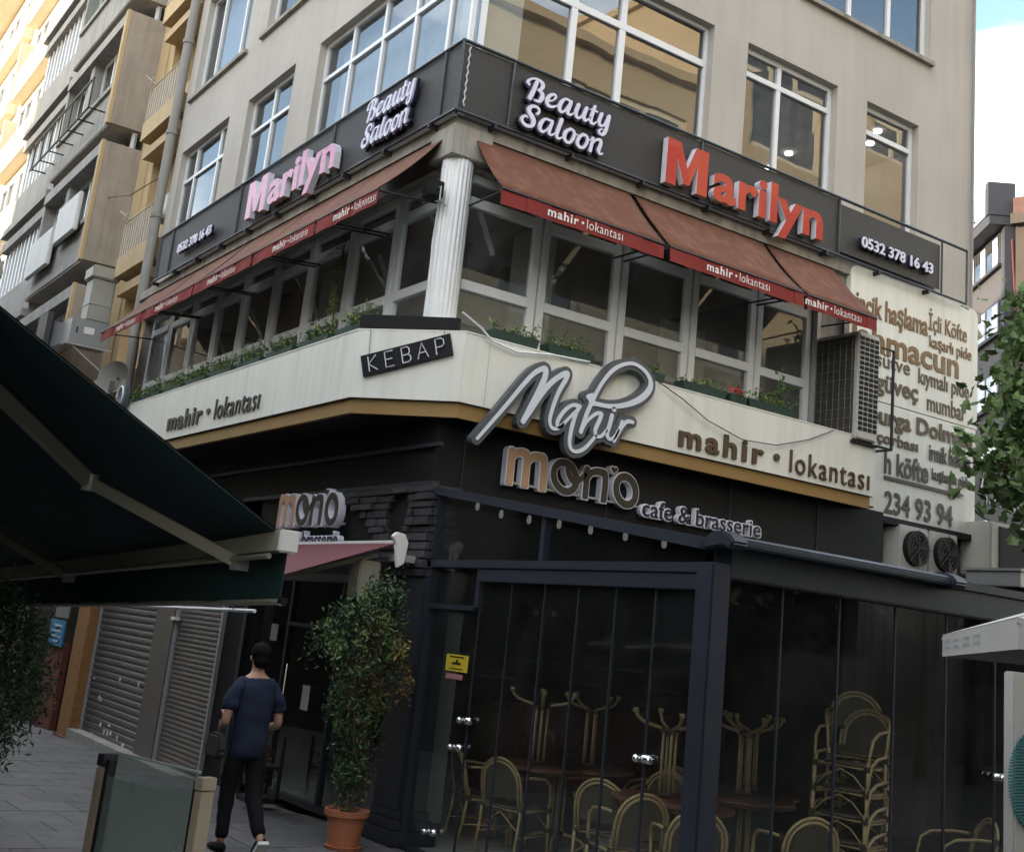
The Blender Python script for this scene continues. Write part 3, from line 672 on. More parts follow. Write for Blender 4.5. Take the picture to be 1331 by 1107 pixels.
part('mesh_screen', G().box(10.58, 12.5, 9.350, 9.354, 6.62, 7.22), 'screen_mesh', RL)
part('back_sheet', G().box(5.22, 5.225, 9.6, 18.3, 6.62, 7.12), 'concrete_grey', RL)
part('back_sheet', G().box(5.75, 12.5, 9.42, 9.425, 6.62, 7.12), 'concrete_grey', RL)
part('chain', G().tube([(5.23+.008*(-1)**i, 9.345, 7.25-.045*i) for i in range(15)], .009, 5), 'alu_grey', RL)
bk = mesh_from(G().box(-.015, .015, -.02, .16, -.05, 0), 'bracket', 'dark_steel'); bk2 = mesh_from(G().box(-.02, .16, -.015, .015, -.05, 0), 'bracket', 'dark_steel')
for x in np.arange(5.6, 13, .95): inst('bracket', bk, RL, (float(x), 9.33, 6.55))
for y in np.arange(9.8, 18.4, .95): inst('bracket', bk2, RL, (5.14, float(y), 6.55))

# ------------------------------------------------------------------ pen strokes of the script signs: (along, height, pen radius)
MAHIR = {
    'M': [[(5.525,3.386,0.0115),(5.662,3.567,0.0147),(5.801,3.752,0.0164),(5.942,3.948,0.0182),(6.06,4.093,0.02),(6.171,4.162,0.0249),(6.187,4.105,0.0265),(6.157,3.999,0.0279),(6.09,3.844,0.026),(5.991,3.629,0.0226)],[(5.991,3.629,0.0226),(6.052,3.739,0.0274),(6.18,3.947,0.0263),(6.302,4.086,0.0236),(6.424,4.17,0.0254),(6.422,4.111,0.0222),(6.351,3.967,0.0188),(6.301,3.801,0.0171),(6.286,3.685,0.0155),(6.322,3.628,0.0155),(6.39,3.641,0.0156),(6.437,3.685,0.0156)]],
    'a': [[(6.599,3.887,0.0239),(6.536,3.889,0.0159),(6.455,3.831,0.0173),(6.387,3.732,0.0172),(6.372,3.673,0.0156),(6.406,3.651,0.014),(6.483,3.736,0.0126),(6.577,3.84,0.0127),(6.616,3.891,0.016),(6.579,3.826,0.0191),(6.543,3.676,0.0189),(6.532,3.546,0.0173),(6.558,3.473,0.0157),(6.629,3.464,0.0173),(6.721,3.516,0.0159),(6.801,3.609,0.0144),(6.832,3.65,0.0129)]],
    'h': [[(6.712,3.997,0.0291),(6.755,4.02,0.0227),(6.74,3.959,0.0258),(6.817,3.952,0.0195),(6.981,3.962,0.0214),(7.163,4.013,0.025),(7.325,4.097,0.0305),(7.43,4.201,0.0308),(7.45,4.296,0.0241),(7.373,4.386,0.0189),(7.233,4.432,0.017),(7.103,4.404,0.0168),(6.979,4.325,0.0183),(6.88,4.207,0.0165),(6.811,4.09,0.0163),(6.752,3.961,0.0194),(6.703,3.835,0.0193),(6.652,3.653,0.0191)],[(6.652,3.653,0.0127),(6.711,3.765,0.0128),(6.809,3.856,0.0162),(6.872,3.868,0.0195),(6.86,3.807,0.0195),(6.818,3.698,0.0177),(6.842,3.645,0.0145),(6.903,3.663,0.0146),(6.952,3.723,0.013)]],
    'i': [[(7.005,3.879,0.0197),(6.983,3.772,0.0196),(6.964,3.696,0.0195),(6.987,3.649,0.0163),(7.05,3.668,0.0147),(7.097,3.749,0.0132)],[(7.02,3.943,0.0231),(7.023,3.939,0.0231)]],
    'r': [[(7.133,3.844,0.0149),(7.114,3.767,0.0181),(7.053,3.639,0.0164)],[(7.1,3.721,0.0148),(7.147,3.803,0.0149),(7.198,3.856,0.0183),(7.264,3.861,0.0167)]],
}
BEAUTY = {
    'B': [[(5.904,7.073,0.0191),(5.887,7.085,0.0143),(5.904,7.118,0.0144),(5.956,7.151,0.0115),(6.018,7.155,0.0155),(6.067,7.132,0.0232),(6.067,7.086,0.0193),(6.02,7.047,0.0115)],[(6.02,7.047,0.0096),(6.069,7.032,0.0212),(6.079,6.99,0.0251),(6.054,6.94,0.0192),(6.009,6.927,0.0134),(5.983,6.933,0.0076)],[(5.996,7.124,0.0212),(5.967,7.023,0.024),(5.932,6.929,0.0229)]],
    'e': [[(6.153,6.976,0.0097),(6.213,7.006,0.0088),(6.244,7.054,0.0137),(6.215,7.071,0.0137),(6.167,7.04,0.0194),(6.138,6.975,0.0232),(6.159,6.932,0.0213),(6.211,6.932,0.0146),(6.27,6.967,0.0098)]],
    'a': [[(6.428,7.069,0.0139),(6.363,7.074,0.0138),(6.316,7.02,0.0216),(6.297,6.958,0.0235),(6.318,6.919,0.0176),(6.363,6.94,0.0118),(6.403,7.005,0.0118),(6.439,7.068,0.0159),(6.415,6.991,0.0217),(6.4,6.939,0.0197),(6.434,6.923,0.0138),(6.483,6.959,0.0089)]],
    'u': [[(6.535,7.07,0.02),(6.508,6.977,0.0218),(6.525,6.927,0.0179),(6.571,6.943,0.0119),(6.617,7.015,0.012),(6.638,7.069,0.0181)],[(6.638,7.069,0.0201),(6.611,6.976,0.022),(6.622,6.928,0.018),(6.658,6.945,0.012),(6.697,6.987,0.008)]],
    't': [[(6.742,7.124,0.0162),(6.711,7.01,0.0202),(6.702,6.942,0.0201),(6.736,6.926,0.0141),(6.786,6.971,0.0081)],[(6.692,7.074,0.0101),(6.775,7.075,0.0122)]],
    'y': [[(6.836,7.073,0.0204),(6.812,6.989,0.0203),(6.823,6.942,0.0162),(6.876,6.96,0.0122),(6.912,7.033,0.0123),(6.935,7.079,0.0205)],[(6.935,7.079,0.0205),(6.915,6.959,0.0224),(6.895,6.887,0.0223),(6.866,6.849,0.0162),(6.827,6.854,0.0141),(6.823,6.886,0.0121),(6.859,6.912,0.0081)]],
}
SALOON = {
    'S': [[(6.041,6.795,0.0153),(6.062,6.83,0.0134),(6.038,6.862,0.0153),(5.981,6.86,0.0172),(5.94,6.823,0.0228),(5.945,6.78,0.0247),(5.986,6.74,0.0285),(6.006,6.702,0.0266),(5.992,6.652,0.0189),(5.928,6.631,0.0188),(5.874,6.657,0.0188),(5.869,6.7,0.0169),(5.906,6.73,0.0132),(5.933,6.717,0.0076)]],
    'a': [[(6.229,6.779,0.0135),(6.146,6.778,0.0135),(6.101,6.726,0.021),(6.087,6.667,0.0229),(6.112,6.631,0.0172),(6.161,6.656,0.0115),(6.205,6.717,0.0096),(6.234,6.781,0.0155),(6.212,6.701,0.0193),(6.204,6.644,0.0173),(6.236,6.632,0.0116),(6.274,6.667,0.0087)]],
    'l': [[(6.343,6.837,0.0215),(6.31,6.716,0.0213),(6.297,6.648,0.0193),(6.321,6.624,0.0136),(6.37,6.654,0.0097)]],
    'o': [[(6.462,6.777,0.0157),(6.408,6.731,0.0196),(6.395,6.663,0.0214),(6.426,6.623,0.0176),(6.477,6.64,0.0157),(6.512,6.711,0.0177),(6.506,6.764,0.0158),(6.462,6.777,0.0157)],[(6.508,6.746,0.0079),(6.567,6.739,0.0079)]],
    'p': [[(6.623,6.772,0.0159),(6.575,6.723,0.0198),(6.561,6.654,0.0217),(6.597,6.621,0.0178),(6.649,6.642,0.0159),(6.684,6.709,0.0179),(6.673,6.765,0.0159),(6.623,6.772,0.0159)],[(6.681,6.74,0.008),(6.735,6.74,0.008)]],
    'n': [[(6.753,6.774,0.018),(6.731,6.628,0.0199)],[(6.749,6.717,0.01),(6.797,6.77,0.0141),(6.851,6.779,0.0202),(6.856,6.734,0.0202),(6.837,6.663,0.0201),(6.857,6.632,0.0141),(6.893,6.649,0.0081)]],
}
MONO = {
    'm': [[(6.09,3.396,0.0361),(6.092,3.057,0.0357)],[(6.098,3.339,0.0318),(6.15,3.391,0.032),(6.232,3.397,0.0365),(6.262,3.347,0.0365),(6.268,3.036,0.0362)],[(6.278,3.32,0.0258),(6.33,3.383,0.0324),(6.414,3.389,0.037),(6.462,3.351,0.0371),(6.477,3.009,0.0367)]],
    'o': [[(6.858,3.249,0.0336),(6.853,3.198,0.0335),(6.828,3.156,0.0334),(6.786,3.129,0.0333),(6.735,3.121,0.0331),(6.682,3.134,0.033),(6.634,3.165,0.0329),(6.599,3.209,0.0329),(6.583,3.26,0.0329),(6.587,3.31,0.033),(6.612,3.352,0.0331),(6.652,3.38,0.0332),(6.704,3.388,0.0334),(6.758,3.376,0.0335),(6.806,3.346,0.0336),(6.841,3.301,0.0336),(6.858,3.249,0.0336)],[(6.738,3.348,0.02),(6.758,3.291,0.0245),(6.82,3.231,0.029),(6.888,3.251,0.0269),(6.957,3.313,0.0226)]],
    'n': [[(6.976,3.371,0.0317),(6.979,3.005,0.0314)],[(6.985,3.287,0.0271),(7.041,3.353,0.0296),(7.143,3.37,0.0344),(7.205,3.323,0.0345),(7.202,3.017,0.0342)]],
    'heart': [[(7.285,3.428,0.0186),(7.288,3.424,0.0186)],[(7.327,3.429,0.0186),(7.325,3.424,0.0186)],[(7.306,3.405,0.0163),(7.305,3.392,0.007)]],
    'p': [[(7.598,3.237,0.0354),(7.594,3.186,0.0353),(7.571,3.143,0.0352),(7.533,3.116,0.0351),(7.486,3.108,0.035),(7.437,3.12,0.0349),(7.393,3.151,0.0348),(7.362,3.195,0.0348),(7.347,3.246,0.0348),(7.351,3.297,0.0348),(7.373,3.339,0.035),(7.411,3.367,0.0351),(7.458,3.376,0.0352),(7.507,3.364,0.0353),(7.551,3.333,0.0354),(7.583,3.289,0.0354),(7.598,3.237,0.0354)]],
}

def rule(name, loc, label, cat='sign', group=None): return empty(name, loc, label, cat, group)
# red letters on the right; on the left the sky's reflection is painted in as pink
t = rule('shop_sign', (8.9, 9.3, 6.6), 'big glossy red Marilyn letters on the right railing')
big_m = [(0, 0), (0, 1), (.31, 1), (.5, .46), (.69, 1), (1, 1), (1, 0), (.75, 0), (.75, .60), (.57, .10), (.43, .10), (.25, .60), (.25, 0)]
def put_m(fn, m, parent):
    o = part('letter', G().prism(big_m, fn, 0, .08), [m, 'letter_side'], parent); d = (Vector(fn(0, 0, .08))-Vector(fn(0, 0, 0))).normalized()
    for p in o.data.polygons:
        if abs(p.normal.dot(d)) < .5: p.material_index = 1
put_m(lambda a, b, d: (7.74+a*.60, 9.338-d, 6.60+b*.52), 'letter_red', t)
put_text('arilyn', 'R', 9.338, 8.43, 6.47, 10.2, 7.09, 'letter_red', t, 'letter', .08, off=.03, join=False, space=1.03, side='letter_side')
t = rule('shop_sign', (5.1, 13.1, 6.6), 'big red Marilyn letters on the left railing, pink with painted sky sheen')
put_m(lambda a, b, d: (5.14-d, 14.45-a*.62, 6.62+b*.50), 'letter_red_sheen', t)
put_text('arilyn', 'L', 5.14, 13.74, 6.50, 11.85, 7.10, 'letter_red_sheen', t, 'letter', .08, off=.03, join=False, space=1.03, side='letter_side')
for face, pl, lab in (('R', 9.33, 'right'), ('L', 5.14, 'left')):
    t = rule('salon_lettering', (6.4, 9.3, 6.6) if face == 'R' else (5.1, 10.7, 6.6), 'lilac Beauty Saloon script letters on the %s railing near the corner' % lab)
    fn = None if face == 'R' else (lambda x, y: (11.22-(x-5.86)*.98, y*1.0+.05))
    for D in (BEAUTY, SALOON):
        for k, st in D.items():
            put_brush(st, face, pl, 'letter_navy', t, 'letter_back', .035, .018, fn, h=.006)
            put_brush(st, face, pl-.037, 'letter_lilac', t, 'letter', .022, -.001, fn, h=.006)
# phone numbers
for face, pl, a, b, lab in (('R', 9.33, 10.92, 12.28, 'right'), ('L', 5.13, 17.2, 15.8, 'left')):
    t = rule('phone_number', (11.5, 9.3, 6.65) if face == 'R' else (5.1, 16.5, 6.7), 'white phone number digits on the %s end of the railing' % lab)
    put_text('0532 378 16 43', face, pl, a, 6.74, b, 6.905, 'letter_navy', t, 'letter_back', .035, off=.035, join=False)
    put_text('0532 378 16 43', face, pl-.037, a, 6.75, b, 6.895, 'letter_lilac', t, 'letter', .015, off=.02, join=False)
# mahir neon script standing off the fascia
t = rule('script_sign', (6.5, 8.9, 3.4), 'grey outlined white Mahir script sign over the cream fascia')
allst = [s_ for v in MAHIR.values() for s_ in v]
put_brush(allst, 'R', 8.975, 'neon_grey', t, 'backing', .075, .042)
for k, st in MAHIR.items(): put_brush(st, 'R', 8.90, 'neon_white', t, 'letter', .012, .001, h=.006)
part('mount', G().box(5.9, 5.93, 8.96, 9.02, 3.8, 3.83).box(6.9, 6.93, 8.96, 9.02, 3.8, 3.83), 'dark_steel', t)
# mono signs
fnL = lambda x, y: (12.15-(x-6.05)*.915, 2.64+(y-3.11)*.98)
for face, pl, fn, lab in (('R', 9.245, None, 'above the glazed terrace'), ('L', 5.235, fnL, 'on the slate wall above the maroon awning')):
    t = rule('cafe_sign', (6.9, 9.2, 3.1) if face == 'R' else (5.2, 11.3, 2.6), 'tan and dark mono letters '+lab)
    for k, st in MONO.items():
        cl = 3.085 if k in 'mn' else None
        put_brush(st, face, pl, 'mono_edge', t, 'letter_body', .075, .012, fn, clip=cl)
        put_brush(st, face, pl-.077, 'mono_tan' if k == 'm' else 'mono_dark', t, 'letter', .006, .0, fn, clip=cl)
    part('mount_bar', G().box(6.05, 7.65, 9.19, 9.24, 3.10, 3.12) if face == 'R' else G().box(5.18, 5.23, 10.65, 12.1, 2.62, 2.64), 'alu_grey', t)
for face, pl, a, b, z0, z1, lab in (('R', 9.245, 7.71, 9.36, 3.03, 3.20, 'to the right of the mono letters'), ('L', 5.235, 12.10, 10.66, 2.40, 2.56, 'below the mono letters on the slate wall')):
    t = rule('cafe_sign', ((a+b)/2, 9.2, z0) if face == 'R' else (5.2, (a+b)/2, z0), 'small cafe & brasserie letters '+lab)
    put_text('cafe & brasserie', face, pl, a-.02 if face == 'R' else a+.02, z0-.012, b+.02 if face == 'R' else b-.02, z1+.012, 'mono_edge', t, 'letter_body', .06, off=.045, join=False)
    put_text('cafe & brasserie', face, pl-.062, a, z0, b, z1, 'letter_navy', t, 'letter', .006, off=.006, join=False)
# KEBAP sign hanging on the chamfer (turned to the corner)
ua = Vector((5.36-4.7, 9.0-9.84, 0)).normalized(); na = Vector((ua.y, -ua.x, 0))*1.0
if na.y > 0: na = -na
c0 = Vector((4.7, 9.84, 0))
t = rule('neon_sign', tuple(c0+ua*.55+na*.03+Vector((0, 0, 3.85))), 'small black KEBAP neon board hanging tilted on the cream fascia corner')
def CP(a, z, d): return c0+ua*a+na*d+Vector((0, 0, z))
th = R(15.5)
def CT(a, z, d):                                            # tilted frame round the board's centre
    a0, z0 = .52, 4.10; return CP(a0+a*math.cos(th)-z*math.sin(th), z0+a*math.sin(th)+z*math.cos(th), d)
g = G(); vs = [CT(a, z, d) for d in (.012, .035) for a, z in ((-.44, -.10), (.44, -.10), (.44, .10), (-.44, .10))]
g.add(vs, [(0, 1, 2, 3), (4, 5, 6, 7), (0, 1, 5, 4), (1, 2, 6, 5), (2, 3, 7, 6), (3, 0, 4, 7)]); part('board', g, 'black', t)
def stroke(pts, r=.0055): return G().tube([CT(a, z, .048) for a, z in pts], r, 6)
W_ = .075; gl_ = {'K': [[(-.03, -.06), (-.03, .06)], [(.04, .06), (-.03, 0), (.04, -.06)]], 'E': [[(.04, .06), (-.03, .06), (-.03, -.06), (.04, -.06)], [(-.03, 0), (.03, 0)]],
      'B': [[(-.03, -.06), (-.03, .06), (.02, .06), (.035, .045), (.035, .015), (.02, 0), (-.03, 0)], [(.02, 0), (.04, -.015), (.04, -.045), (.02, -.06), (-.03, -.06)]],
      'A': [[(-.045, -.06), (0, .06), (.045, -.06)], [(-.025, -.015), (.025, -.015)]], 'P': [[(-.03, -.06), (-.03, .06), (.02, .06), (.04, .045), (.04, .01), (.02, -.005), (-.03, -.005)]]}
for i, ch in enumerate('KEBAP'):
    g = G()
    for pl in gl_[ch]: q = stroke([(-.33+.165*i+a*1.15, z*1.2) for a, z in pl]); g.add(q.v, q.f)
    part('letter', g, 'neon_grey' if 0 else 'letter_side', t)
part('hanging_wire', G().tube([CT(-.36, .10, .02), CP(.13, 4.34, .02)], .003, 4).tube([CT(.38, .10, .02), CP(.86, 4.34, .02)], .003, 4), 'dark_steel', t)
g = G(); vs = [CP(a, z, d) for d in (.0, -.05) for a, z in ((-.0, 4.362), (.98, 4.362), (.98, 4.47), (-.0, 4.49))]
g.add(vs, [(0, 1, 2, 3), (4, 5, 6, 7), (0, 1, 5, 4), (1, 2, 6, 5), (2, 3, 7, 6), (3, 0, 4, 7)])
o = part('sign_back', g, 'black', None); tag(o, 'long black board standing on top of the cream fascia corner', 'board')
# menu board on the right
t = empty('menu_board', (12.2, 9.55, 3.5), 'large cream menu board of brown dish names beside the air conditioner', 'sign')
def rrect(x0, x1, z0, z1, r, corners):
    p = []
    for (cx, cz, a0, k) in ((x1-r, z0+r, -90, 0), (x1-r, z1-r, 0, 1), (x0+r, z1-r, 90, 2), (x0+r, z0+r, 180, 3)):
        if k in corners: p += [(cx+r*math.cos(R(a0+90*i/6)), cz+r*math.sin(R(a0+90*i/6))) for i in range(7)]
        else: p.append({0: (x1, z0), 1: (x1, z1), 2: (x0, z1), 3: (x0, z0)}[k])
    return p
part('board_panel', G().prism(rrect(10.9, 13.40, 4.962, 6.56, .12, (1, 2)), lambda a, b, d: (a, d, b), 9.41, 9.49), 'sign_white', t)
part('board_panel', G().prism(rrect(10.9, 13.38, 3.5, 4.952, .05, ()), lambda a, b, d: (a, d, b), 9.415, 9.495), 'sign_white', t)
for s_, a, b, z0, z1, off, m in [('incik haşlama', 11.0, 12.36, 5.90, 6.24, .028, 'gold_letter'), ('İçli Köfte', 12.38, 13.16, 6.02, 6.36, .008, 'gold_letter'), ('lahmacun', 10.95, 13.0, 5.55, 5.88, .03, 'gold_letter'),
        ('kaşarlı pide', 12.4, 13.26, 5.80, 6.0, .012, 'gold_letter'), ('sütve', 11.4, 12.03, 5.39, 5.56, .005, 'brown_letter'), ('kıymalı pide', 12.2, 13.22, 5.27, 5.53, .012, 'brown_letter'), ('güveç', 11.4, 12.2, 5.02, 5.30, .03, 'brown_letter'),
        ('mumbar', 12.38, 13.16, 5.02, 5.24, .006, 'brown_letter'), ('kaburga Dolması', 11.0, 13.3, 4.62, 4.90, .034, 'brown_letter'), ('çorbası', 11.45, 12.22, 4.43, 4.60, .026, 'brown_letter'), ('irmik helvası', 12.44, 13.26, 4.40, 4.61, .026, 'grey_letter'),
        ('h köfte', 11.6, 12.43, 4.10, 4.38, .03, 'grey_letter'), ('kuşbaşılı pide', 12.5, 13.26, 4.13, 4.31, .02, 'grey_letter'), ('234 93 94', 11.62, 12.92, 3.63, 3.90, .02, 'grey_letter')]:
    put_text(s_, 'R', 9.409, a, z0, b, z1, m, t, 'letter', .009, off=off*.75, join=False)
part('arrow', G().prism([(11.6, 4.035), (12.85, 4.035), (12.85, 3.98), (13.14, 4.06), (12.85, 4.14), (12.85, 4.075), (11.6, 4.075)], lambda a, b, d: (a, d, b), 9.395, 9.409), 'grey_letter', t)

# ------------------------------------------------------------------ red awnings
def awning(face, a0, a1, label, txt, wall=None, skew=0):
    """a0..a1 along the wall; fabric from the wall line down to a front bar, then a hanging valance"""
    zt, zf, zv = 6.43, 5.66, 5.50
    if face == 'R': Pt = lambda a, out, z: (a-(.10*out/.8 if skew else 0), 9.47-out, z)
    else: Pt = lambda a, out, z: (5.27-out, a, z)
    D = .77 if face == 'R' else .67
    t = empty('awning', Pt((a0+a1)/2, 0, zt), label, 'awning', 'red awnings on the %s front' % ('right' if face == 'R' else 'left'))
    n = 14; vs = []; fs = []
    for i in range(n+1):
        u = i/n; sag = .012*math.sin(u*math.pi*3+a0)
        for j in range(7):
            v = j/6; vs.append(Pt(a0+(a1-a0)*u, D*v, zt+(zf-zt)*v-.035*math.sin(v*math.pi)+sag*math.sin(v*math.pi)))
    for i in range(n):
        for j in range(6): fs.append((i*7+j, i*7+j+1, i*7+j+8, i*7+j+7))
    g = G().add(vs, fs); o = part('canopy', g, 'awning_red', t, smooth='all')
    md = o.modifiers.new('thickness', 'SOLIDIFY'); md.thickness = .006
    g = G()
    for i in range(n):
        u0, u1 = i/n, (i+1)/n; w0, w1 = .006*math.sin(u0*20+a0), .006*math.sin(u1*20+a0)
        A1, B1 = a0+(a1-a0)*u0, a0+(a1-a0)*u1
        g.add([Pt(A1, D, zf), Pt(B1, D, zf), Pt(B1, D+.004+w1, zv), Pt(A1, D+.004+w0, zv)], [(0, 1, 2, 3)])
    o = part('valance', g, 'valance_red', t); md = o.modifiers.new('thickness', 'SOLIDIFY'); md.thickness = .006
    part('front_bar', G().tube([Pt(a0, D, zf-.01), Pt(a1, D, zf-.01)], .014, 8), 'dark_steel', t)
    part('wall_roller', G().tube([Pt(a0, .0, zt-.015), Pt(a1, .0, zt-.015)], .022, 8), 'dark_steel', t)
    for a in (a0+.03, a1-.03): part('stay_rod', G().tube([Pt(a, D, zf-.02), Pt(a, -.13, 5.72)], .011, 6), 'dark_steel', t)
    ctr = txt; pl = (9.47-D-.012) if face == 'R' else (5.27-D-.012)
    w1, w2 = .36, .44; s = 1 if face == 'R' else -1
    c0_ = ctr-s*.44; sk = -.10 if face == 'R' else 0
    put_text('mahir', face, pl, c0_, 5.535, c0_+s*w1, 5.625, 'print_white', t, 'print', .001, off=.022, space=1.15)
    put_text('•', face, pl, c0_+s*(w1+.035), 5.565, c0_+s*(w1+.065), 5.592, 'print_white', t, 'print', .001)
    put_text('lokantası', face, pl, c0_+s*(w1+.10), 5.535, c0_+s*(w1+.10+w2), 5.628, 'print_white', t, 'print', .001, off=-.004, space=1.1)
awning('R', 5.47, 7.42, 'wide red awning next to the white corner column, right front', 6.33, skew=1)
awning('R', 7.50, 9.42, 'middle red awning of the right front with a pale dusty streak', 8.34, skew=1)
awning('R', 9.48, 10.62, 'narrow red awning at the right end above the big air conditioner', 9.79, skew=1)
for i, (a, b, c, lab) in enumerate([(9.62, 10.95, 10.1, 'red awning next to the white corner column, left front'), (11.0, 12.62, 11.6, 'second red awning from the column on the left front, above a hanging vine'), (12.68, 14.55, 13.6, 'third red awning from the column, in the middle of the left front'),
        (14.6, 16.5, 15.6, 'fourth red awning from the column on the left front, below the 0532 digits'), (16.55, 18.7, 17.4, 'farthest red awning of the left front, ending at the grey drainpipe')]): awning('L', a, b, lab, c)

# ------------------------------------------------------------------ drainpipes, cables, small fittings
o = part('drainpipe', G().tube([(5.28, 19.36, 14.5), (5.28, 19.36, 6.4), (5.26, 19.3, 5.9), (5.26, 19.2, 5.5), (5.26, 19.2, .0)], .085, 12), 'pipe_grey', None, smooth=True)
tag(o, 'thick grey drainpipe running down between the beige and ochre buildings', 'pipe')
pc = mesh_from(G().lathe([(.1, 0), (.1, .07)], (0, 0, 0), 14), 'pipe_clamp', 'pipe_grey')
for z in (13.0, 11.1, 9.4, 7.9): inst('pipe_clamp', pc, o, (5.28, 19.36, z))
o = part('drainpipe', G().tube([(13.4, 9.5, 6.5), (13.4, 9.5, 6.35), (13.48, 9.44, 6.2)], .06, 10).tube([(13.46, 9.56, 14), (13.46, 9.56, 6.6)], .02, 8), 'pipe_grey', None); tag(o, 'short pale pipe bend above the right corner of the menu board', 'pipe')
o = part('cable', G().tube([(5.28, 9.0-.02, 4.50), (5.5, 8.98, 4.40), (5.62, 8.97, 4.31), (5.9, 8.97, 4.27), (6.3, 8.97, 4.33), (6.75, 8.98, 4.36)], .010, 5), 'pvc', None); tag(o, 'loose cable drooping over the cream fascia left of the script sign', 'cable')
o = part('cable', G().tube([(7.6, 8.97, 4.35), (7.95, 8.96, 4.23), (8.3, 8.96, 4.08), (8.8, 8.96, 3.97), (9.3, 8.96, 4.0), (9.8, 8.97, 4.15), (10.2, 8.97, 4.33)], .006, 5), 'dark_steel', None); tag(o, 'thin dark cable sagging across the cream fascia over the brown letters', 'cable')
o = part('cable', G().tube([(5.4, 25.5, 10.2), (5.3, 23.0, 9.2), (5.2, 21.0, 8.7), (5.25, 19.5, 8.65)], .010, 5), 'dark_steel', None); tag(o, 'dark overhead cable between the concrete bay and the drainpipe', 'cable')
t = empty('floodlight', (5.22, 9.55, 5.7), 'small black floodlight clamped to the corner column', 'lamp')
part('housing', G().box(5.04, 5.18, 9.42, 9.6, 5.68, 5.84), 'black', t, bevel=.008); part('stirrup', G().tube([(5.11, 9.41, 5.76), (5.11, 9.36, 5.76), (5.11, 9.36, 5.62), (5.24, 9.45, 5.62)], .007, 6), 'alu_grey', t)
# satellite dish and round logo sign at the far end of the fascia
t = empty('satellite_dish', (4.95, 18.6, 4.6), 'round brown grey satellite dish beside the drainpipe', 'satellite dish')
M = Matrix.Translation((4.90, 18.6, 4.98)) @ Matrix.Scale(.60, 4) @ Matrix.Rotation(R(-50), 4, 'Z') @ Matrix.Rotation(R(78), 4, 'X')
part('dish', G().lathe([(.0, .0), (.15, .012), (.3, .05), (.43, .10), (.435, .11), (.43, .115), (.3, .062), (.001, .02)], (0, 0, 0), 28).tf(M), 'dish', t, smooth=True)
part('arm', G().tube([(4.9, 18.5, 4.98), (5.3, 18.6, 4.7)], .02, 6).box(4.80, 4.86, 18.42, 18.48, 4.7, 4.9), 'dish', t)
t = empty('round_sign', (4.66, 17.0, 4.3), 'dark round grey sign with a pale swirl at the far end of the fascia', 'sign')
circ = lambda r, n=24: [(17.0+r*math.cos(2*math.pi*i/n), 4.46+r*math.sin(2*math.pi*i/n)) for i in range(n)]
part('disc', G().prism(circ(.24), lambda a, b, d: (d, a, b), 4.60, 4.66), 'neon_grey', t); part('swirl', G().tube([(4.595, a, b) for a, b in circ(.14)][:19], .016, 6), 'neon_white', t)

# ------------------------------------------------------------------ air conditioners
t = empty('air_conditioner', (10.72, 9.3, 4.3), 'tall off-white air conditioner on the wall beside the menu board, dark coil side facing left', 'air conditioner')
part('casing', G().box(10.52, 10.88, 8.93, 9.57, 4.30, 5.55), 'ac_white', t, bevel=.015)
part('coil_face', G().box(10.505, 10.522, 8.99, 9.54, 4.36, 5.50), 'ac_dark', t)
g = G()
for i in range(10): zz = 4.42+i*.113; g.tube([(10.495, 8.98, zz), (10.495, 9.55, zz)], .004, 4)
for i in range(7): yy = 9.0+i*.088; g.tube([(10.49, yy, 4.36), (10.49, yy, 5.5)], .004, 4)
part('wire_guard', g, 'dish', t)
sm = mesh_from(G().box(-.033, .033, -.003, .003, -.020, .020), 'vent_slot', 'black')
for i in range(4):
    for j in range(19): inst('vent_slot', sm, t, (10.575+i*.083, 8.926, 4.42+j*.0585))
o = t; tb = part('bracket', G().bar((10.5, 8.98, 4.27), (10.92, 8.98, 4.27), .03, .03).bar((11.15, 8.95, 4.27), (10.9, 8.95, 4.27), .025, .025).bar((11.15, 8.95, 4.27), (11.15, 8.95, 5.45), .025, .025, (1, 0, 0)).bar((11.15, 8.95, 5.44), (10.95, 8.95, 5.44), .02, .02).bar((11.15, 8.95, 4.27), (11.15, 9.5, 4.27), .025, .025).bar((10.55, 8.95, 4.27), (10.55, 9.55, 4.27), .03, .03), 'dark_steel', t)
def fan_unit(cx, lab):
    t = empty('fan_unit', (cx, 9.35, 3.02), lab, 'air conditioner', 'round fans under the menu board')
    circ = lambda r, n=28: [(cx+r*math.cos(2*math.pi*i/n), 3.26+r*math.sin(2*math.pi*i/n)) for i in range(n)]
    part('casing', G().box(cx-.26, cx+.26, 9.3, 9.55, 3.0, 3.52), 'ac_white', t, bevel=.01); part('fan_opening', G().prism(circ(.21), lambda a, b, d: (a, d, b), 9.24, 9.302), 'black', t)
    g = G()
    for r in (.07, .12, .17, .205): g.tube([(a, 9.225, b) for a, b in circ(r, 20)], .005, 4, closed=True)
    for k in range(8): q = k*math.pi/4; g.tube([(cx, 9.222, 3.26), (cx+.23*math.cos(q), 9.222, 3.26+.23*math.sin(q))], .005, 4)
    part('fan_guard', g, 'ac_dark', t); g = G()
    for k in range(4):
        q = k*math.pi/2; c, s = math.cos(q), math.sin(q)
        g.add([(cx+c*.03, 9.236, 3.26+s*.03), (cx+c*.2-s*.02, 9.232, 3.26+s*.2+c*.02), (cx+c*.17-s*.1, 9.238, 3.26+s*.17+c*.1)], [(0, 1, 2)])
    part('fan_blades', g, 'ac_dark', t)
fan_unit(12.05, 'left of two round black wall fans under the menu board'); fan_unit(12.62, 'right of two round black wall fans under the menu board')
t = empty('air_conditioner', (13.7, 9.2, 3.1), 'square black fronted air conditioner at the right end of the terrace roof', 'air conditioner')
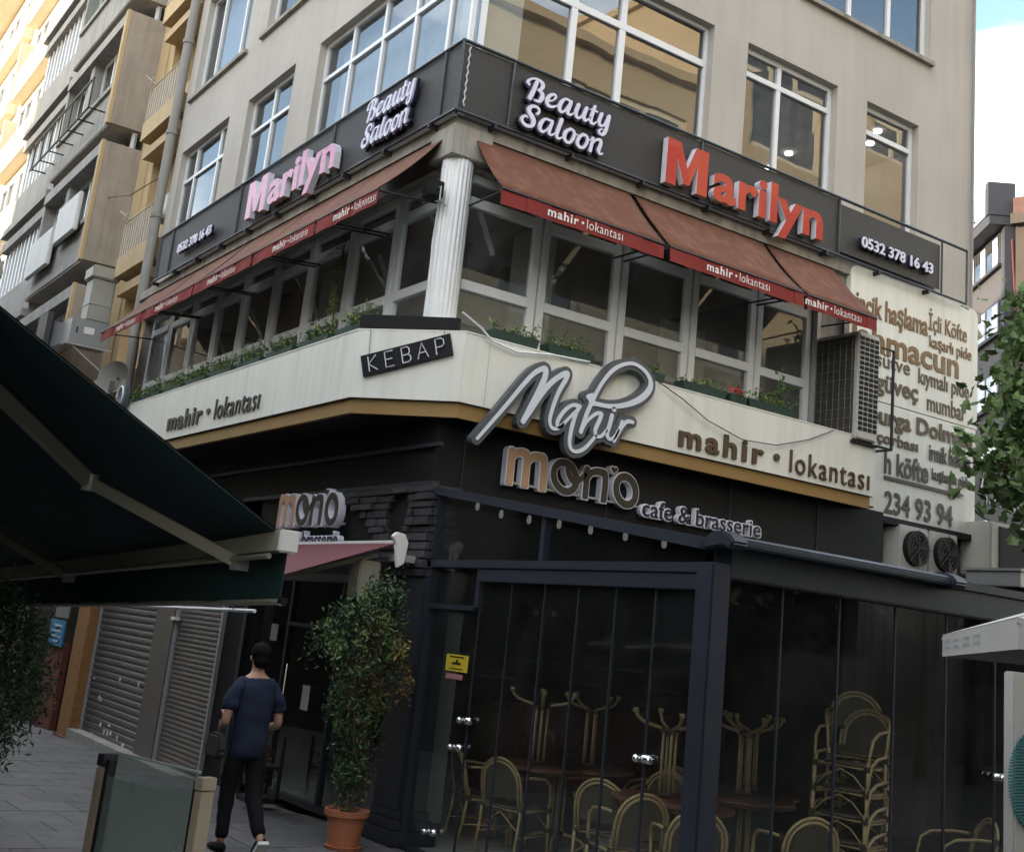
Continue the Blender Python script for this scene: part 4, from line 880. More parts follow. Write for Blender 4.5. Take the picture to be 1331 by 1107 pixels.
part('casing', G().box(13.2, 14.1, 9.05, 9.5, 3.08, 3.75), 'ac_white', t, bevel=.02); part('coil_face', G().box(13.36, 14.08, 9.035, 9.05, 3.14, 3.7), 'black', t)
t = empty('metal_box', (13.5, 8.7, 2.9), 'flat galvanised metal box lying on the terrace roof at the right', 'box')
part('box_body', G().box(12.2, 13.5, 8.0, 8.7, 2.86, 3.03), 'steel_box', t, bevel=.01); part('lid', G().box(12.17, 13.53, 7.97, 8.73, 3.03, 3.06), 'steel_box', t)
# exhaust duct and fan box of the concrete building
t = empty('exhaust_unit', (4.9, 20.8, 5.6), 'galvanised exhaust fan box with a tall duct beside the drainpipe', 'exhaust')
part('fan_box', G().box(4.75, 5.45, 21.5, 22.0, 5.96, 6.42), 'steel_box', t, bevel=.012); part('label_plate', G().box(4.98, 5.16, 21.488, 21.499, 6.16, 6.28), 'print_white', t)
part('latch', G().box(4.85, 4.87, 21.485, 21.499, 6.15, 6.25), 'black', t); part('latch', G().box(5.33, 5.35, 21.485, 21.499, 6.13, 6.23), 'black', t)
part('outlet_hood', G().add([(4.78, 22.0, 6.02), (5.0, 22.0, 6.02), (5.0, 22.0, 6.38), (4.78, 22.0, 6.38), (4.62, 23.2, 6.0), (5.0, 23.2, 6.0), (5.0, 23.2, 6.62), (4.62, 23.2, 6.62)], [(0, 1, 5, 4), (1, 2, 6, 5), (2, 3, 7, 6), (3, 0, 4, 7), (0, 1, 2, 3)]), 'steel_box', t)
part('hood_louvre', G().box(4.56, 4.66, 22.6, 23.3, 5.94, 6.66), 'ac_dark', t)
part('duct', G().box(4.98, 5.38, 21.5, 21.95, 6.42, 7.2), 'duct', t, bevel=.02); part('duct', G().box(4.93, 5.43, 21.45, 22.0, 7.2, 7.43), 'duct', t, bevel=.025); part('duct_seam', G().box(4.97, 5.39, 21.49, 21.96, 6.72, 6.74), 'alu_grey', t)
part('shelf_bracket', G().box(4.70, 5.5, 21.46, 21.5, 5.92, 5.955), 'alu_grey', t); part('shelf_bracket', G().bar((4.8, 21.55, 5.94), (5.5, 21.55, 5.5), .03, .03), 'alu_grey', t)
# ------------------------------------------------------------------ neighbouring buildings down the lane
N = empty('ochre_building', (5.6, 21, -.4), 'narrow ochre building with small balconies beyond the drainpipe', 'building')
holes = [(19.9, 20.9, z+.9, z+2.1) for z in (5.35, 7.65, 10.15, 12.55)]
g = G(); wall_holes(g, 0, 5.78, 19.32, 22.98, -.4, 15.2, holes, .15, 1); part('wall', g, 'ochre', N)
part('side_wall', G().box(5.75, 5.79, 22.4, 22.98, -.4, 15.2).box(5.62, 5.9, 21.45, 21.6, 5.2, 15.2), 'ochre', N)
for h in holes: win(N, 0, 5.88, h[0], h[1], h[2], h[3], us=(20.4,), w=.06, m='cream_wall', gm='glass_upper')
for z, rail in ((7.55, 1), (10.2, 1), (12.6, 1), (5.3, 0)):
    part('balcony_slab', G().box(5.30, 5.78, 19.45, 21.45, z-.3, z+.06), 'ochre', N)
    part('balcony_beam', G().box(5.40, 5.78, 19.45, 21.45, z-.62, z-.45), 'ochre', N)
    if not rail: continue
    g = G().tube([(5.32, 19.5, z+.75), (5.32, 21.42, z+.75)], .018, 6).tube([(5.32, 21.42, z+.75), (5.75, 21.42, z+.75)], .018, 6)
    for i in range(14): g.tube([(5.32, 19.5+i*.147, z+.06), (5.32, 19.5+i*.147, z+.75)], .008, 5)
    part('balcony_rail', g, 'cream_wall', N); part('balcony_screen', G().box(5.335, 5.345, 19.5, 21.4, z+.08, z+.70), 'concrete', N)
part('wall_fan', G().box(5.5, 5.75, 19.6, 20.1, 8.05, 8.5), 'ac_white', N)
t = empty('clothes_airer', (5.35, 20.5, 10.9), 'pale clothes airer hooked on the upper ochre balcony', 'clothes airer')
part('rack', G().tube([(5.2, 20.9, 10.98), (5.3, 21.5, 11.02)], .012, 5).tube([(5.1, 21.1, 11.05), (5.3, 21.1, 10.95)], .012, 5), 'print_white', t)
t = empty('clothes_airer', (5.35, 20.5, 8.3), 'pale clothes airer hooked on the lower ochre balcony', 'clothes airer')
part('rack', G().tube([(5.2, 20.9, 8.33), (5.3, 21.5, 8.37)], .012, 5).tube([(5.1, 21.1, 8.4), (5.3, 21.1, 8.3)], .012, 5), 'print_white', t)

C_ = empty('concrete_building', (5.1, 27, -.6), 'grey brown concrete apartment building with deep projecting bays', 'building')
part('wall', G().box(5.8, 8, 23.0, 33, -.6, 18.2), 'concrete_grey', C_)
for k, z in enumerate((4.95, 7.88, 10.7, 13.5, 16.3)):
    y1 = (33, 33, 33, 33, 33)[k]; yb = 27.6
    # projecting box: spandrel, piers, lintel
    part('bay_side', G().box(5.045, 5.8, 23.0, 23.12, z, z+2.44), 'concrete', C_)
    part('bay_edge', G().box(4.98, 5.045, 22.99, 23.14, z-.01, z+2.45), 'ochre', C_)
    part('spandrel', G().box(5.05, 5.2, 23.12, yb, z, z+.82), 'concrete_grey', C_); part('spandrel', G().box(4.99, 5.06, 23.14, yb, z+.80, z+.90), 'concrete_grey', C_)
    part('lintel', G().box(5.0, 5.3, 23.14, yb, z+2.2, z+2.44), 'concrete_grey', C_); part('bay_floor', G().box(5.05, 5.8, 23.1, yb+.1, z-.02, z+.04), 'concrete', C_)
    part('pier', G().box(5.1, 5.35, 25.6, 25.9, z+.82, z+2.2), 'concrete_grey', C_); part('pier', G().box(5.05, 5.8, yb, yb+.15, z, z+2.44), 'concrete_grey', C_)
    win(C_, 0, 5.3, 23.2, 25.6, z+.85, z+2.2, us=(23.9, 24.75), w=.07, m='pvc', gm='glass_upper')
    win(C_, 0, 5.3, 25.9, yb, z+.85, z+2.2, us=(26.4, 27.0), w=.07, m='pvc', gm='glass_upper')
    part('strip_window', G().box(5.6, 5.62, 23.05, 27, z-.36, z-.06), 'glass_upper', C_); part('strip_frame', G().box(5.55, 5.64, 23.1, 23.2, z-.4, z-.02).box(5.55, 5.64, 23.9, 23.97, z-.4, z-.02).box(5.55, 5.64, 24.9, 24.97, z-.4, z-.02), 'pvc', C_)
    # second, shallower bay with fins
    part('spandrel', G().box(5.15, 5.4, yb+.15, 32.4, z-.15, z+.75), 'concrete_grey', C_); part('lintel', G().box(5.1, 5.5, yb+.15, 32.4, z+2.1, z+2.34), 'concrete_grey', C_)
    part('ledge', G().box(5.02, 5.4, yb+.15, 32.5, z-.32, z-.15), 'concrete_grey', C_)
    for i in range(11): part('fin', G().box(5.22, 5.42, yb+.4+i*.42, yb+.47+i*.42, z+.75, z+2.1), 'pvc', C_)
    part('window_band', G().box(5.43, 5.45, yb+.15, 32.4, z+.75, z+2.1), 'glass_upper', C_)
# railing outside the middle bay
g = G()
for z in (11.1, 11.75): g.tube([(4.72, 23.6, z), (4.72, 28.5, z)], .025, 6)
for i in range(7): g.tube([(4.72, 23.6+i*.8, 11.1), (4.72, 23.6+i*.8, 11.75)], .018, 5); g.tube([(4.72, 23.6+i*.8, 11.1), (5.05, 23.6+i*.8, 11.1)], .018, 5)
part('flower_rack', g, 'dark_steel', C_)
for i, (y0, y1, z0, z1, l) in enumerate([(23.5, 25.1, 8.55, 9.35, 'right one of two blank white boards hung on the lower concrete bay'), (25.4, 27.3, 8.25, 9.05, 'left one of two blank white boards hung on the lower concrete bay')]):
    o = part('wall_board', G().box(4.86, 4.95, y0, y1, z0-.02*i, z1), 'white_wall', None, bevel=.02); tag(o, l, 'board', 'white boards on the concrete bay')
# bright sunlit buildings beyond
Y_ = empty('yellow_building', (5.2, 39, -1), 'tall cream yellow apartment building in sunlight at the top left', 'building')
part('wall', G().box(5.6, 9, 33, 46, -1.2, 21.4), 'cream_wall', Y_)
for k, z in enumerate((5.6, 8.2, 10.8, 13.4, 16.0, 18.6)):
    part('balcony', G().box(5.25, 5.6, 33.2, 37.4, z, z+.95), 'white_wall' if z < 12 else 'cream_wall', Y_); part('balcony', G().box(5.3, 5.6, 38.4, 45.5, z, z+.8), 'cream_wall', Y_)
    part('balcony_side', G().box(5.2, 5.6, 37.4, 37.55, z, z+2.0), 'cream_wall', Y_)
    for (a, b) in ((33.5, 34.9), (35.3, 37.1)): win(Y_, 0, 5.52, a, b, z+1.0, z+2.25, us=((a+b)/2,), w=.08, m='pvc', gm='glass_upper', d=.1)
    for (a, b) in ((38.8, 40.4), (41.2, 43.0), (43.8, 45.2)): win(Y_, 0, 5.52, a, b, z+.85, z+2.1, us=((a+b)/2,), w=.08, m='pvc', gm='glass_upper', d=.1)
part('cornice', G().box(4.9, 5.7, 33, 46, 21.4, 21.65), 'cream_wall', Y_)
Z_ = empty('cream_building', (5.2, 50, -1), 'farthest sunlit cream building at the top left edge', 'building')
part('wall', G().box(5.3, 10, 46.1, 60, -1.5, 19.4), 'ochre_wall', Z_)
for z in (11, 13.6, 16.2): part('balcony', G().box(4.9, 5.3, 47, 58, z, z+.9), 'cream_wall', Z_)
# shop beyond the orange pillar
o = part('shop_wall', G().box(5.35, 5.78, 19.3, 23, -.6, 3.0), 'black_panel', None); tag(o, 'dark shop wall beyond the orange pillar', 'wall')
part('door_leaf', G().box(5.25, 5.35, 19.95, 20.9, -.45, .95), 'red_brown', o); part('poster', G().box(5.24, 5.26, 20.0, 20.8, 1.32, 2.1), 'plaster_grey', o)
t = empty('blue_sign', (5.24, 20.5, .9), 'small square bright blue notice beyond the orange pillar', 'sign')
part('board', G().box(5.21, 5.235, 20.0, 20.85, .88, 1.28), 'blue_sign', t)
for i, (wd, hh) in enumerate([(.5, .03), (.6, .02), (.55, .02), (.4, .02)]): part('print_line', G().box(5.205, 5.21, 20.12, 20.12+wd, 1.18-.08*i, 1.18-.08*i+hh), 'print_white', t)
o = part('shop_wall', G().box(5.3, 5.8, 23, 33, -.9, 4.6), 'brown_stucco', None); tag(o, 'brown ground floor shop wall under the concrete building', 'wall')

# opposite side of the lane and behind the viewer (seen only in the window panes, and shading the lane)
O1 = empty('lane_building', (-1, 10, 0), 'low cream building across the lane behind the green awning', 'building')
holes = [(y, y+1.2, 4.4, 5.9) for y in np.arange(4, 16, 2.6)]
g = G(); wall_holes(g, 0, -1.0, 2.6, 17, 4.3, 7, holes, .2, -1); part('wall', g, 'cream_wall', O1)
part('wall', G().box(-9, -1.0, 2.59, 2.6, 0, 7).box(-9, -8.9, 2.6, 17, 0, 7).box(-9.1, -.9, 2.5, 17.1, 7, 7.2), 'cream_wall', O1); part('shop_front', G().box(-1.3, -1, 2.6, 17, -.6, 4.3), 'black_panel', O1)
for h in holes: win(O1, 0, -1.12, h[0], h[1], h[2], h[3], us=((h[0]+h[1])/2,), w=.07, sgn=-1)
part('room_wall', G().box(-1.7, -1.6, 2.7, 16.9, 3, 6.9), 'interior_dark', O1)
O3 = empty('lane_building', (-1, 40, 0), 'taller grey building across the lane further down', 'building')
part('wall', G().box(-9, -1, 17.2, 70, 3.0, 11.6), 'concrete_grey', O3); part('shop_front', G().box(-9, -1.02, 17.2, 70, -2, 3.0), 'black_panel', O3)
for z in (4.4, 7.0, 9.5):
    for y in np.arange(18, 60, 2.4): part('window', G().box(-1.0, -.97, y, y+1.4, z, z+1.4), 'far_glass', O3)
O4 = empty('sun_blocker', (-25, 18, 0), 'unseen tall block added far to the left to keep the low sun off the corner', 'building')  # out-of-view blocker, added to shade the corner and the blocks behind
part('wall', G().box(-32, -20, -10, 44.5, -2, 21), 'cream_wall', O4)
O2 = empty('ochre_block', (10, -8, 0), 'ochre apartment block behind the viewer, mirrored in the big corner window', 'building')
def ochre_block(O, x0, x1, H, extra, y=-8):
    holes = [(x, x+2.4, z, z+1.9) for z in (4.0, 7.3, 10.6) for x in np.arange(x0+1.0, x1-3, 4.1)]+extra
    g = G(); wall_holes(g, 1, y, x0, x1, 2.9, H, holes, .25, -1); part('wall', g, 'ochre_wall', O); part('shop_front', G().box(x0+.05, x1-.05, y-.3, y+.05, 0, 2.9), 'black_panel', O)
    part('wall', G().box(x0, x0+.01, y-12, y, 0, H).box(x1-.01, x1, y-12, y, 0, H).box(x0-.2, x1+.2, y-12, y+.3, H, H+.3), 'ochre_wall', O); part('room_wall', G().box(x0+.1, x1-.1, y-1.1, y-1.0, 0, H-.1), 'interior_dark', O)
    for h in holes: win(O, 1, y-.12, h[0], h[1], h[2], h[3], us=((h[0]+h[1])/2,), zs=(h[3]-(.55 if h[3]-h[2] < 2.5 else 1.35),), w=.2, m='cream_wall', gm='glass', sgn=-1)
    for z in (6.6, 9.9, 13.2): part('string_course', G().box(x0, x1, y+.001, y+.1, z, z+.14), 'cream_wall', O)
ochre_block(O2, 0, 24.3, 19.7, [(19.9, 23.5, 15.4, 18.5)])
O5 = empty('ochre_block', (34, -8, 0), 'taller ochre block behind the viewer with big dark windows, mirrored in the upper panes', 'building')
ochre_block(O5, 24.31, 48, 24.2, [(26.2, 30.2, 18.6, 22.6), (32.0, 35.2, 20.3, 23.4), (26.2, 30.2, 13.6, 16.6), (37, 41, 18.6, 22.0)], -7.9)

# ------------------------------------------------------------------ far right: dark tower and brown building
T = empty('dark_building', (37.4, 25, 0), 'tall dark grey building with blue windows at the far right behind the tree', 'building')
az = R(37); P0 = Vector((37.4, 25.0, 0)); ud = Vector((math.sin(az), math.cos(az), 0)); nd = Vector((-ud.y, ud.x, 0))       # outward normal faces left
def TP(a, b, z): p = P0+ud*a+nd*b; return (p.x, p.y, z)
def tbox(a0, a1, b0, b1, z0, z1): return G().add([TP(a, b, z) for z in (z0, z1) for b in (b0, b1) for a in (a0, a1)], [(0, 2, 3, 1), (4, 5, 7, 6), (0, 1, 5, 4), (2, 6, 7, 3), (0, 4, 6, 2), (1, 3, 7, 5)])
part('wall', tbox(0.02, 8, -6, .1, 0, 18.35), 'tower_dark', T); part('side_pier', tbox(0, .3, -.6, .16, 0, 18.3), 'tower_side', T)
part('eaves', tbox(-.02, 8, -.5, .72, 18.35, 18.75), 'tower_side', T); part('parapet', tbox(.28, 8, .3, .75, 18.75, 19.85), 'tower_blue', T); part('roof_box', tbox(-.06, .27, -.2, .78, 18.7, 19.98), 'tower_side', T)
for k, z in enumerate((17.0, 14.4, 11.75, 9.1, 6.5)):
    f = part('window', tbox(.6, 7.6, .1, .13, z, z+1.25), 'tower_side', T)
    for i in range(5): part('pane', tbox(.7+i*1.35, 1.9+i*1.35, .13, .15, z+.08, z+1.18), 'far_glass', f)
    part('sill', tbox(.4, 7.8, .1, .26, z-.12, z), 'tower_side', f)
    for i in range(4): part('curtain', tbox(.8+i*1.35, 1.3+i*1.35, .152, .154, z+.1, z+1.15), 'curtain', f)
part('drain', G().tube([TP(-.02, -.1, 17.8), TP(-.06, -.2, 15.5), TP(-.04, -.15, 12), TP(-.05, -.1, 7)], .03, 5), 'red_brown', T); part('aerial', G().tube([TP(1.5, .75, 18.9), TP(1.4, 1.15, 19.0), TP(1.6, 1.2, 19.3)], .03, 5), 'dark_steel', T)
W = empty('brown_building', (40, 22.5, 0), 'brown stuccoed building with a grey cornice at the far right edge', 'building')
P0 = Vector((37.5, 24.8, 0)); az = R(163); ud = Vector((math.sin(az), math.cos(az), 0)); nd = Vector((ud.y, -ud.x, 0))
part('wall', tbox(0, 14, -8, 0, 0, 18.3), 'brown_shaded', W); part('cornice', tbox(-.1, 14, -8, .3, 18.3, 18.7), 'brown_shaded', W)
for z in (16.0, 12.9, 9.8):
    for a in (.8, 3.4, 6.0): part('window', tbox(a, a+1.5, .0, .05, z, z+1.7), 'far_glass', W); part('frame', tbox(a-.15, a, 0, .1, z-.1, z+1.8), 'pvc', W); part('sill', tbox(a-.4, a+1.9, 0, .2, z-.3, z-.1), 'stucco_band', W)
part('roof', tbox(0, 14, -8, .3, 18.7, 19.3), 'roof_tile', W)

# ------------------------------------------------------------------ glazed terrace
PG = empty('glazed_terrace', (5.3, 5.6, 0), 'blue grey metal framed glass terrace in front of the café', 'terrace')
FB = 'frame_blue'
part('post', G().box(5.22, 5.38, 5.5, 5.66, 0, 2.30), FB, PG, bevel=.012)
part('post', G().box(8.95, 9.1, 5.5, 5.64, 0, 2.22), FB, PG, bevel=.012); part('post', G().box(12.6, 12.75, 5.5, 5.64, 0, 2.22), FB, PG, bevel=.012)
part('front_beam', G().box(5.38, 13.4, 5.52, 5.68, 2.215, 2.40), FB, PG, bevel=.01)
part('gutter', G().prism([(5.40, 2.403), (5.60, 2.403), (5.60, 2.455), (5.55, 2.475), (5.45, 2.475), (5.40, 2.45)], lambda a, b, d: (d, a, b), 5.38, 7.45), FB, PG, bevel=.01)
part('gutter', G().prism([(5.50, 2.403), (5.62, 2.403), (5.62, 2.46), (5.50, 2.46)], lambda a, b, d: (d, a, b), 7.45, 13.4), FB, PG)
part('gutter_end', G().prism([(5.34+.13, 2.40), (5.62, 2.38), (5.62, 2.46), (5.56, 2.495), (5.46, 2.495), (5.38, 2.46), (5.36, 2.42), (5.40, 2.38)], lambda a, b, d: (d, a, b), 5.24, 5.38), FB, PG, bevel=.012)
part('gutter_end', G().prism([(5.34+.13, 2.38), (5.62, 2.38), (5.62, 2.46), (5.56, 2.495), (5.46, 2.495), (5.38, 2.46), (5.36, 2.42), (5.40, 2.38)], lambda a, b, d: (d, a, b), 7.42, 7.56), FB, PG, bevel=.012)
# left side: sloping top rail, transom and lower head rail
part('slope_beam', G().add([(x, y, z) for (y, z) in ((9.03, 2.86), (9.03, 2.93), (5.66, 2.46), (5.66, 2.385)) for x in (5.24, 5.36)], [(0, 1, 3, 2), (2, 3, 5, 4), (4, 5, 7, 6), (6, 7, 1, 0), (0, 2, 4, 6), (1, 7, 5, 3)]), FB, PG)
part('transom', G().box(5.25, 5.35, 5.66, 9.03, 2.235, 2.30), FB, PG, bevel=.005); part('transom', G().box(5.262, 5.34, 5.66, 8.2, 2.13, 2.232), FB, PG, bevel=.004)
part('upright', G().box(5.27, 5.33, 7.38, 7.43, 2.30, 2.64), FB, PG); part('upright', G().box(5.262, 5.338, 8.96, 9.03, 0, 2.86), FB, PG); part('upright', G().box(5.27, 5.33, 8.20, 8.25, 1.93, 2.235), FB, PG)
part('door_head', G().box(5.27, 5.33, 8.25, 8.96, 1.90, 1.94), FB, PG)
def pane(pts, k='glass_cafe', nm='glass_pane'): return part(nm, G().add(pts, [(0, 1, 2, 3)]), k, PG)
pane([(5.30, 5.66, 2.30), (5.30, 7.38, 2.30), (5.30, 7.38, 2.63), (5.30, 5.66, 2.40)]); pane([(5.30, 7.43, 2.30), (5.30, 8.96, 2.30), (5.30, 8.96, 2.86), (5.30, 7.43, 2.66)])
pane([(5.30, 8.25, 1.94), (5.30, 8.96, 1.94), (5.30, 8.96, 2.235), (5.30, 8.25, 2.235)]); pane([(5.295, 8.22, .03), (5.305, 8.94, .03), (5.305, 8.94, 1.9), (5.295, 8.22, 1.9)])
em = mesh_from(G().box(-.008, .008, -.007, .007, .03, 2.13), 'pane_edge', FB)
yy = [5.67, 6.10, 6.51, 6.93, 7.34, 7.77, 8.20]
for i, (a, b) in enumerate(zip(yy[:-1], yy[1:])):
    d = .004*(-1)**i; pane([(5.30+d, a, .03), (5.30-d, b, .03), (5.30-d, b, 2.13), (5.30+d, a, 2.13)])
for y in yy[1:]: inst('pane_edge', em, PG, (5.30, y, 0))
xx = [5.38, 5.94, 6.49, 7.07, 7.64, 8.22, 8.95]
for i, (a, b) in enumerate(zip(xx[:-1], xx[1:])):
    d = .004*(-1)**i; pane([(a, 5.6+d, .03), (b, 5.6-d, .03), (b, 5.6-d, 2.215), (a, 5.6+d, 2.215)])
em2 = mesh_from(G().box(-.007, .007, -.008, .008, .03, 2.215), 'pane_edge', FB)
for x in xx[1:-1]: inst('pane_edge', em2, PG, (x, 5.6, 0))
for a, b in ((9.1, 9.9), (9.9, 10.8), (10.8, 11.7), (11.7, 12.6)): pane([(a, 5.6, .03), (b, 5.602, .03), (b, 5.602, 2.215), (a, 5.6, 2.215)])
part('floor_track', G().box(5.26, 5.34, 5.66, 9.0, 0, .03).box(5.38, 13.4, 5.56, 5.64, 0, .03), FB, PG)
part('end_wall', G().box(13.3, 13.4, 5.68, 9.5, 0, 2.7), 'black_panel', PG)
part('roof', G().add([(x, y, z) for (y, z) in ((9.24, 2.88), (9.24, 2.82), (5.62, 2.36), (5.62, 2.42)) for x in (5.37, 13.4)], [(0, 1, 3, 2), (2, 3, 5, 4), (4, 5, 7, 6), (6, 7, 1, 0), (0, 2, 4, 6), (1, 7, 5, 3)]), 'black_panel', PG)
part('terrace_floor', G().box(5.34, 13.3, 5.64, 9.3, -.015, .004), 'concrete_grey', PG)
lk = G().tube([(0, -.055, 0), (0, .055, 0)], .028, 10).ball((-.05, .03, 0), .026, 10, 6)
lm = mesh_from(lk, 'lock', 'chrome', smooth='all')
for p in ((5.27, 6.06, 1.07), (5.27, 8.17, 1.07), (5.27, 8.26, .86), (5.27, 8.5, .2)): inst('lock', lm, PG, p)
inst('lock', lm, PG, (8.23, 5.57, 1.11), (0, 0, R(90)))
part('sticker', G().box(5.285, 5.290, 8.27, 8.60, 1.42, 1.55), 'yellow_sticker', PG, label='yellow surveillance camera sticker on the glass door')
g = G().ball((5.284, 8.43, 1.50), .018, 8, 5, (.15, 1, .8)).box(5.281, 5.285, 8.37, 8.50, 1.475, 1.49).box(5.281, 5.285, 8.33, 8.54, 1.44, 1.445).box(5.281, 5.285, 8.33, 8.54, 1.53, 1.537)
part('sticker_print', g, 'black', PG); part('sticker', G().box(5.285, 5.290, 8.33, 8.58, 1.36, 1.40), 'pink_sticker', PG, label='small pink sticker below the yellow one')
SL = empty('string_lights', (5.4, 7.3, 2.6), 'string of small white bulbs hanging behind the upper terrace glass', 'string lights')
bpts = [(5.36, 8.50, 2.76), (5.36, 8.13, 2.685), (5.36, 7.73, 2.633), (5.36, 7.33, 2.59), (5.36, 6.94, 2.543), (5.36, 6.54, 2.494), (5.36, 6.13, 2.44)]
part('wire', G().tube([(5.40, 9.0, 2.86)]+[(x+.03, y, z+.035) for x, y, z in bpts]+[(5.42, 5.75, 2.38)], .004, 4), 'dark_steel', SL)
bm_ = mesh_from(G().lathe([(.004, .03), (.014, .02), (.02, -.01), (.014, -.035), (.003, -.04)], (0, 0, 0), 8), 'bulb', 'bulb', smooth='all')
for p in bpts: inst('bulb', bm_, SL, p)

# ------------------------------------------------------------------ café furniture
def arc(c, r, a0, a1, n, f): return [f(c[0]+r*math.cos(R(a0+(a1-a0)*i/n)), c[1]+r*math.sin(R(a0+(a1-a0)*i/n))) for i in range(n+1)]
def make_chair():
    t = empty('rattan_chair', (0, 0, 0), 'x', 'chair')                 # faces +x, stands on z=0
    w, sh, bh = .20, .39, .76
    g = G()
    for e in (0, .028):                                              # double bent tube round the back
        P = [(-.20-e*.3, -w+e, sh-.02)]+[(-.20-.09*((z-sh)/.37)-e*.2, y, z) for y, z in arc((0, bh-.2), .2-e, 180, 0, 12, lambda a, b: (a*1.0, b))]+[(-.20-e*.3, w-e, sh-.02)]
        g.tube(P, .0125, 7)
    part('back_frame', g, 'rattan', t, smooth='all')
    vs = [(-.205, 0, sh+.10)]+[(-.205-.09*((z-sh)/.37), y, z) for y, z in [(-.155, sh+.06)]+arc((0, bh-.2), .155, 180, 0, 12, lambda a, b: (a, b))+[(.155, sh+.06)]]
    g = G().add(vs+[(x-.008, y, z) for x, y, z in vs], [tuple(range(1, len(vs))), tuple(range(len(vs)+1, 2*len(vs)))[::-1]]); part('back_panel', g, 'weave', t)
    for s in (-1, 1):
        part('arm', G().tube([(-.235, s*w, sh+.23), (-.1, s*(w+.025), sh+.235), (.08, s*(w+.03), sh+.22), (.165, s*(w+.02), sh+.17), (.195, s*(w+.01), sh+.06), (.20, s*w, sh-.05)], .0125, 7), 'rattan', t, smooth='all')
        part('leg', G().tube([(.20, s*w, sh+.02), (.205, s*(w+.005), .2), (.215, s*(w+.01), 0)], .0135, 7), 'rattan', t, smooth='all')
        part('leg', G().tube([(-.20, s*w, sh+.05), (-.225, s*(w-.005), .2), (-.26, s*(w), 0)], .0135, 7), 'rattan', t, smooth='all')
    g = G().tube([(.205, -w, sh-.03), (.205, w, sh-.03), (-.2, w, sh-.03), (-.2, -w, sh-.03)], .012, 6, closed=True).tube([(.205, -w, .16), (-.23, -w, .16)], .008, 5).tube([(.205, w, .16), (-.23, w, .16)], .008, 5).tube([(.21, -w, .2), (.205, -.1, .30), (.205, 0, sh-.05), (.205, .1, .30), (.21, w, .2)], .007, 5).tube([(-.22, -w, .2), (-.21, 0, sh-.05), (-.22, w, .2)], .007, 5)
    part('stretcher', g, 'rattan', t, smooth='all'); part('seat', G().lathe([(.20, -.012), (.212, 0), (.20, .014), (.01, .016)], (0, 0, sh-.015), 24), 'weave', t, smooth=True)
    g = G()
    for s in (-1, 1):
        for p in ((-.235, s*w, sh+.23), (.20, s*w, sh-.03), (-.2, s*w, sh-.02), (.205, s*w, .2)): g.box(p[0]-.02, p[0]+.02, p[1]-.02, p[1]+.02, p[2]-.018, p[2]+.018)
    part('binding', g, 'rattan_dark', t)
    return t
ch0 = make_chair(); used = False
def put_chair(x, y, z, rz, label, group=None, tilt=0):
    global used
    c = ch0 if not used else copy_tree(ch0); used = True
    return place(c, (x, y, z), (0, tilt, R(rz)), label, group)
put_chair(6.22, 9.25, 0, -15, 'bistro chair standing farthest back at the left behind the terrace glass')
put_chair(6.2, 8.72, 0, 20, 'rattan armchair left of the farther table, turned sideways to the glass')
put_chair(6.33, 7.66, 0, 35, 'rattan armchair with its rounded back to the viewer, left of the nearer table')
put_chair(7.5, 8.45, 0, 190, 'dim rattan chair behind the nearer table with only its back showing')
put_chair(5.95, 6.35, 0, 60, 'rattan armchair close to the terrace corner post, cut by the bottom of the picture')
put_chair(6.75, 6.15, 0, 70, 'rattan chair with a round back between the corner post and the stack')
put_chair(6.0, 7.05, 0, 75, 'rattan armchair close to the side glass, in front of the nearer table')
put_chair(7.15, 8.0, 0, 215, 'dim rattan armchair between the two tables, facing the glass')
put_chair(8.45, 6.1, 0, 150, 'dim rattan chair at the right end of the terrace glass')
for k in range(5): put_chair(7.42+.012*k, 6.25+.004*k, .178*k, 198+random.uniform(-2, 2), 'rattan chair in the stack behind the terrace glass, %s' % ('at its foot', 'second from the bottom', 'its middle one', 'second from the top', 'topmost of the straight ones')[k], 'stacked rattan chairs', tilt=0)
put_chair(7.66, 6.40, .80, 222, 'rattan chair thrown crooked on top of the stack', 'stacked rattan chairs', tilt=R(8))
def make_table():
    t = empty('bistro_table', (0, 0, 0), 'x', 'table')
    part('tabletop', G().lathe([(.01, 0), (.40, 0), (.415, .012), (.415, .03), (.40, .038), (.01, .038)], (0, 0, .62), 32), 'table_wood', t, smooth=True)
    for k in range(4):
        a = R(45+90*k); c, s = math.cos(a), math.sin(a)
        part('rod', G().tube([(c*.05, s*.05, .60), (c*.05, s*.05, .13)], .012, 7), 'rattan', t, smooth='all')
        part('foot', G().tube([(c*.05, s*.05, .16), (c*.08, s*.08, .125), (c*.15, s*.15, .112), (c*.22, s*.22, .09), (c*.265, s*.265, .05), (c*.275, s*.275, .0)], .014, 7).tube([(c*.275, s*.275, .035), (c*.275, s*.275, 0)], .024, 8), 'rattan', t, smooth='all')
    part('collar', G().lathe([(.075, 0), (.075, .02)], (0, 0, .13), 12).lathe([(.07, 0), (.07, .02)], (0, 0, .585), 12), 'rattan_dark', t)
    return t
tb0 = make_table()
place(tb0, (6.78, 8.9, 0), (0, 0, 0), 'farther brown round table with two upturned tables on it', 'upright bistro tables')
place(copy_tree(tb0), (6.52, 7.08, 0), (0, 0, .3), 'nearer brown round table left of the corner post', 'upright bistro tables')
place(copy_tree(tb0), (7.55, 7.42, 0), (0, 0, .5), 'brown round table right of the corner post behind the front glass', 'upright bistro tables')
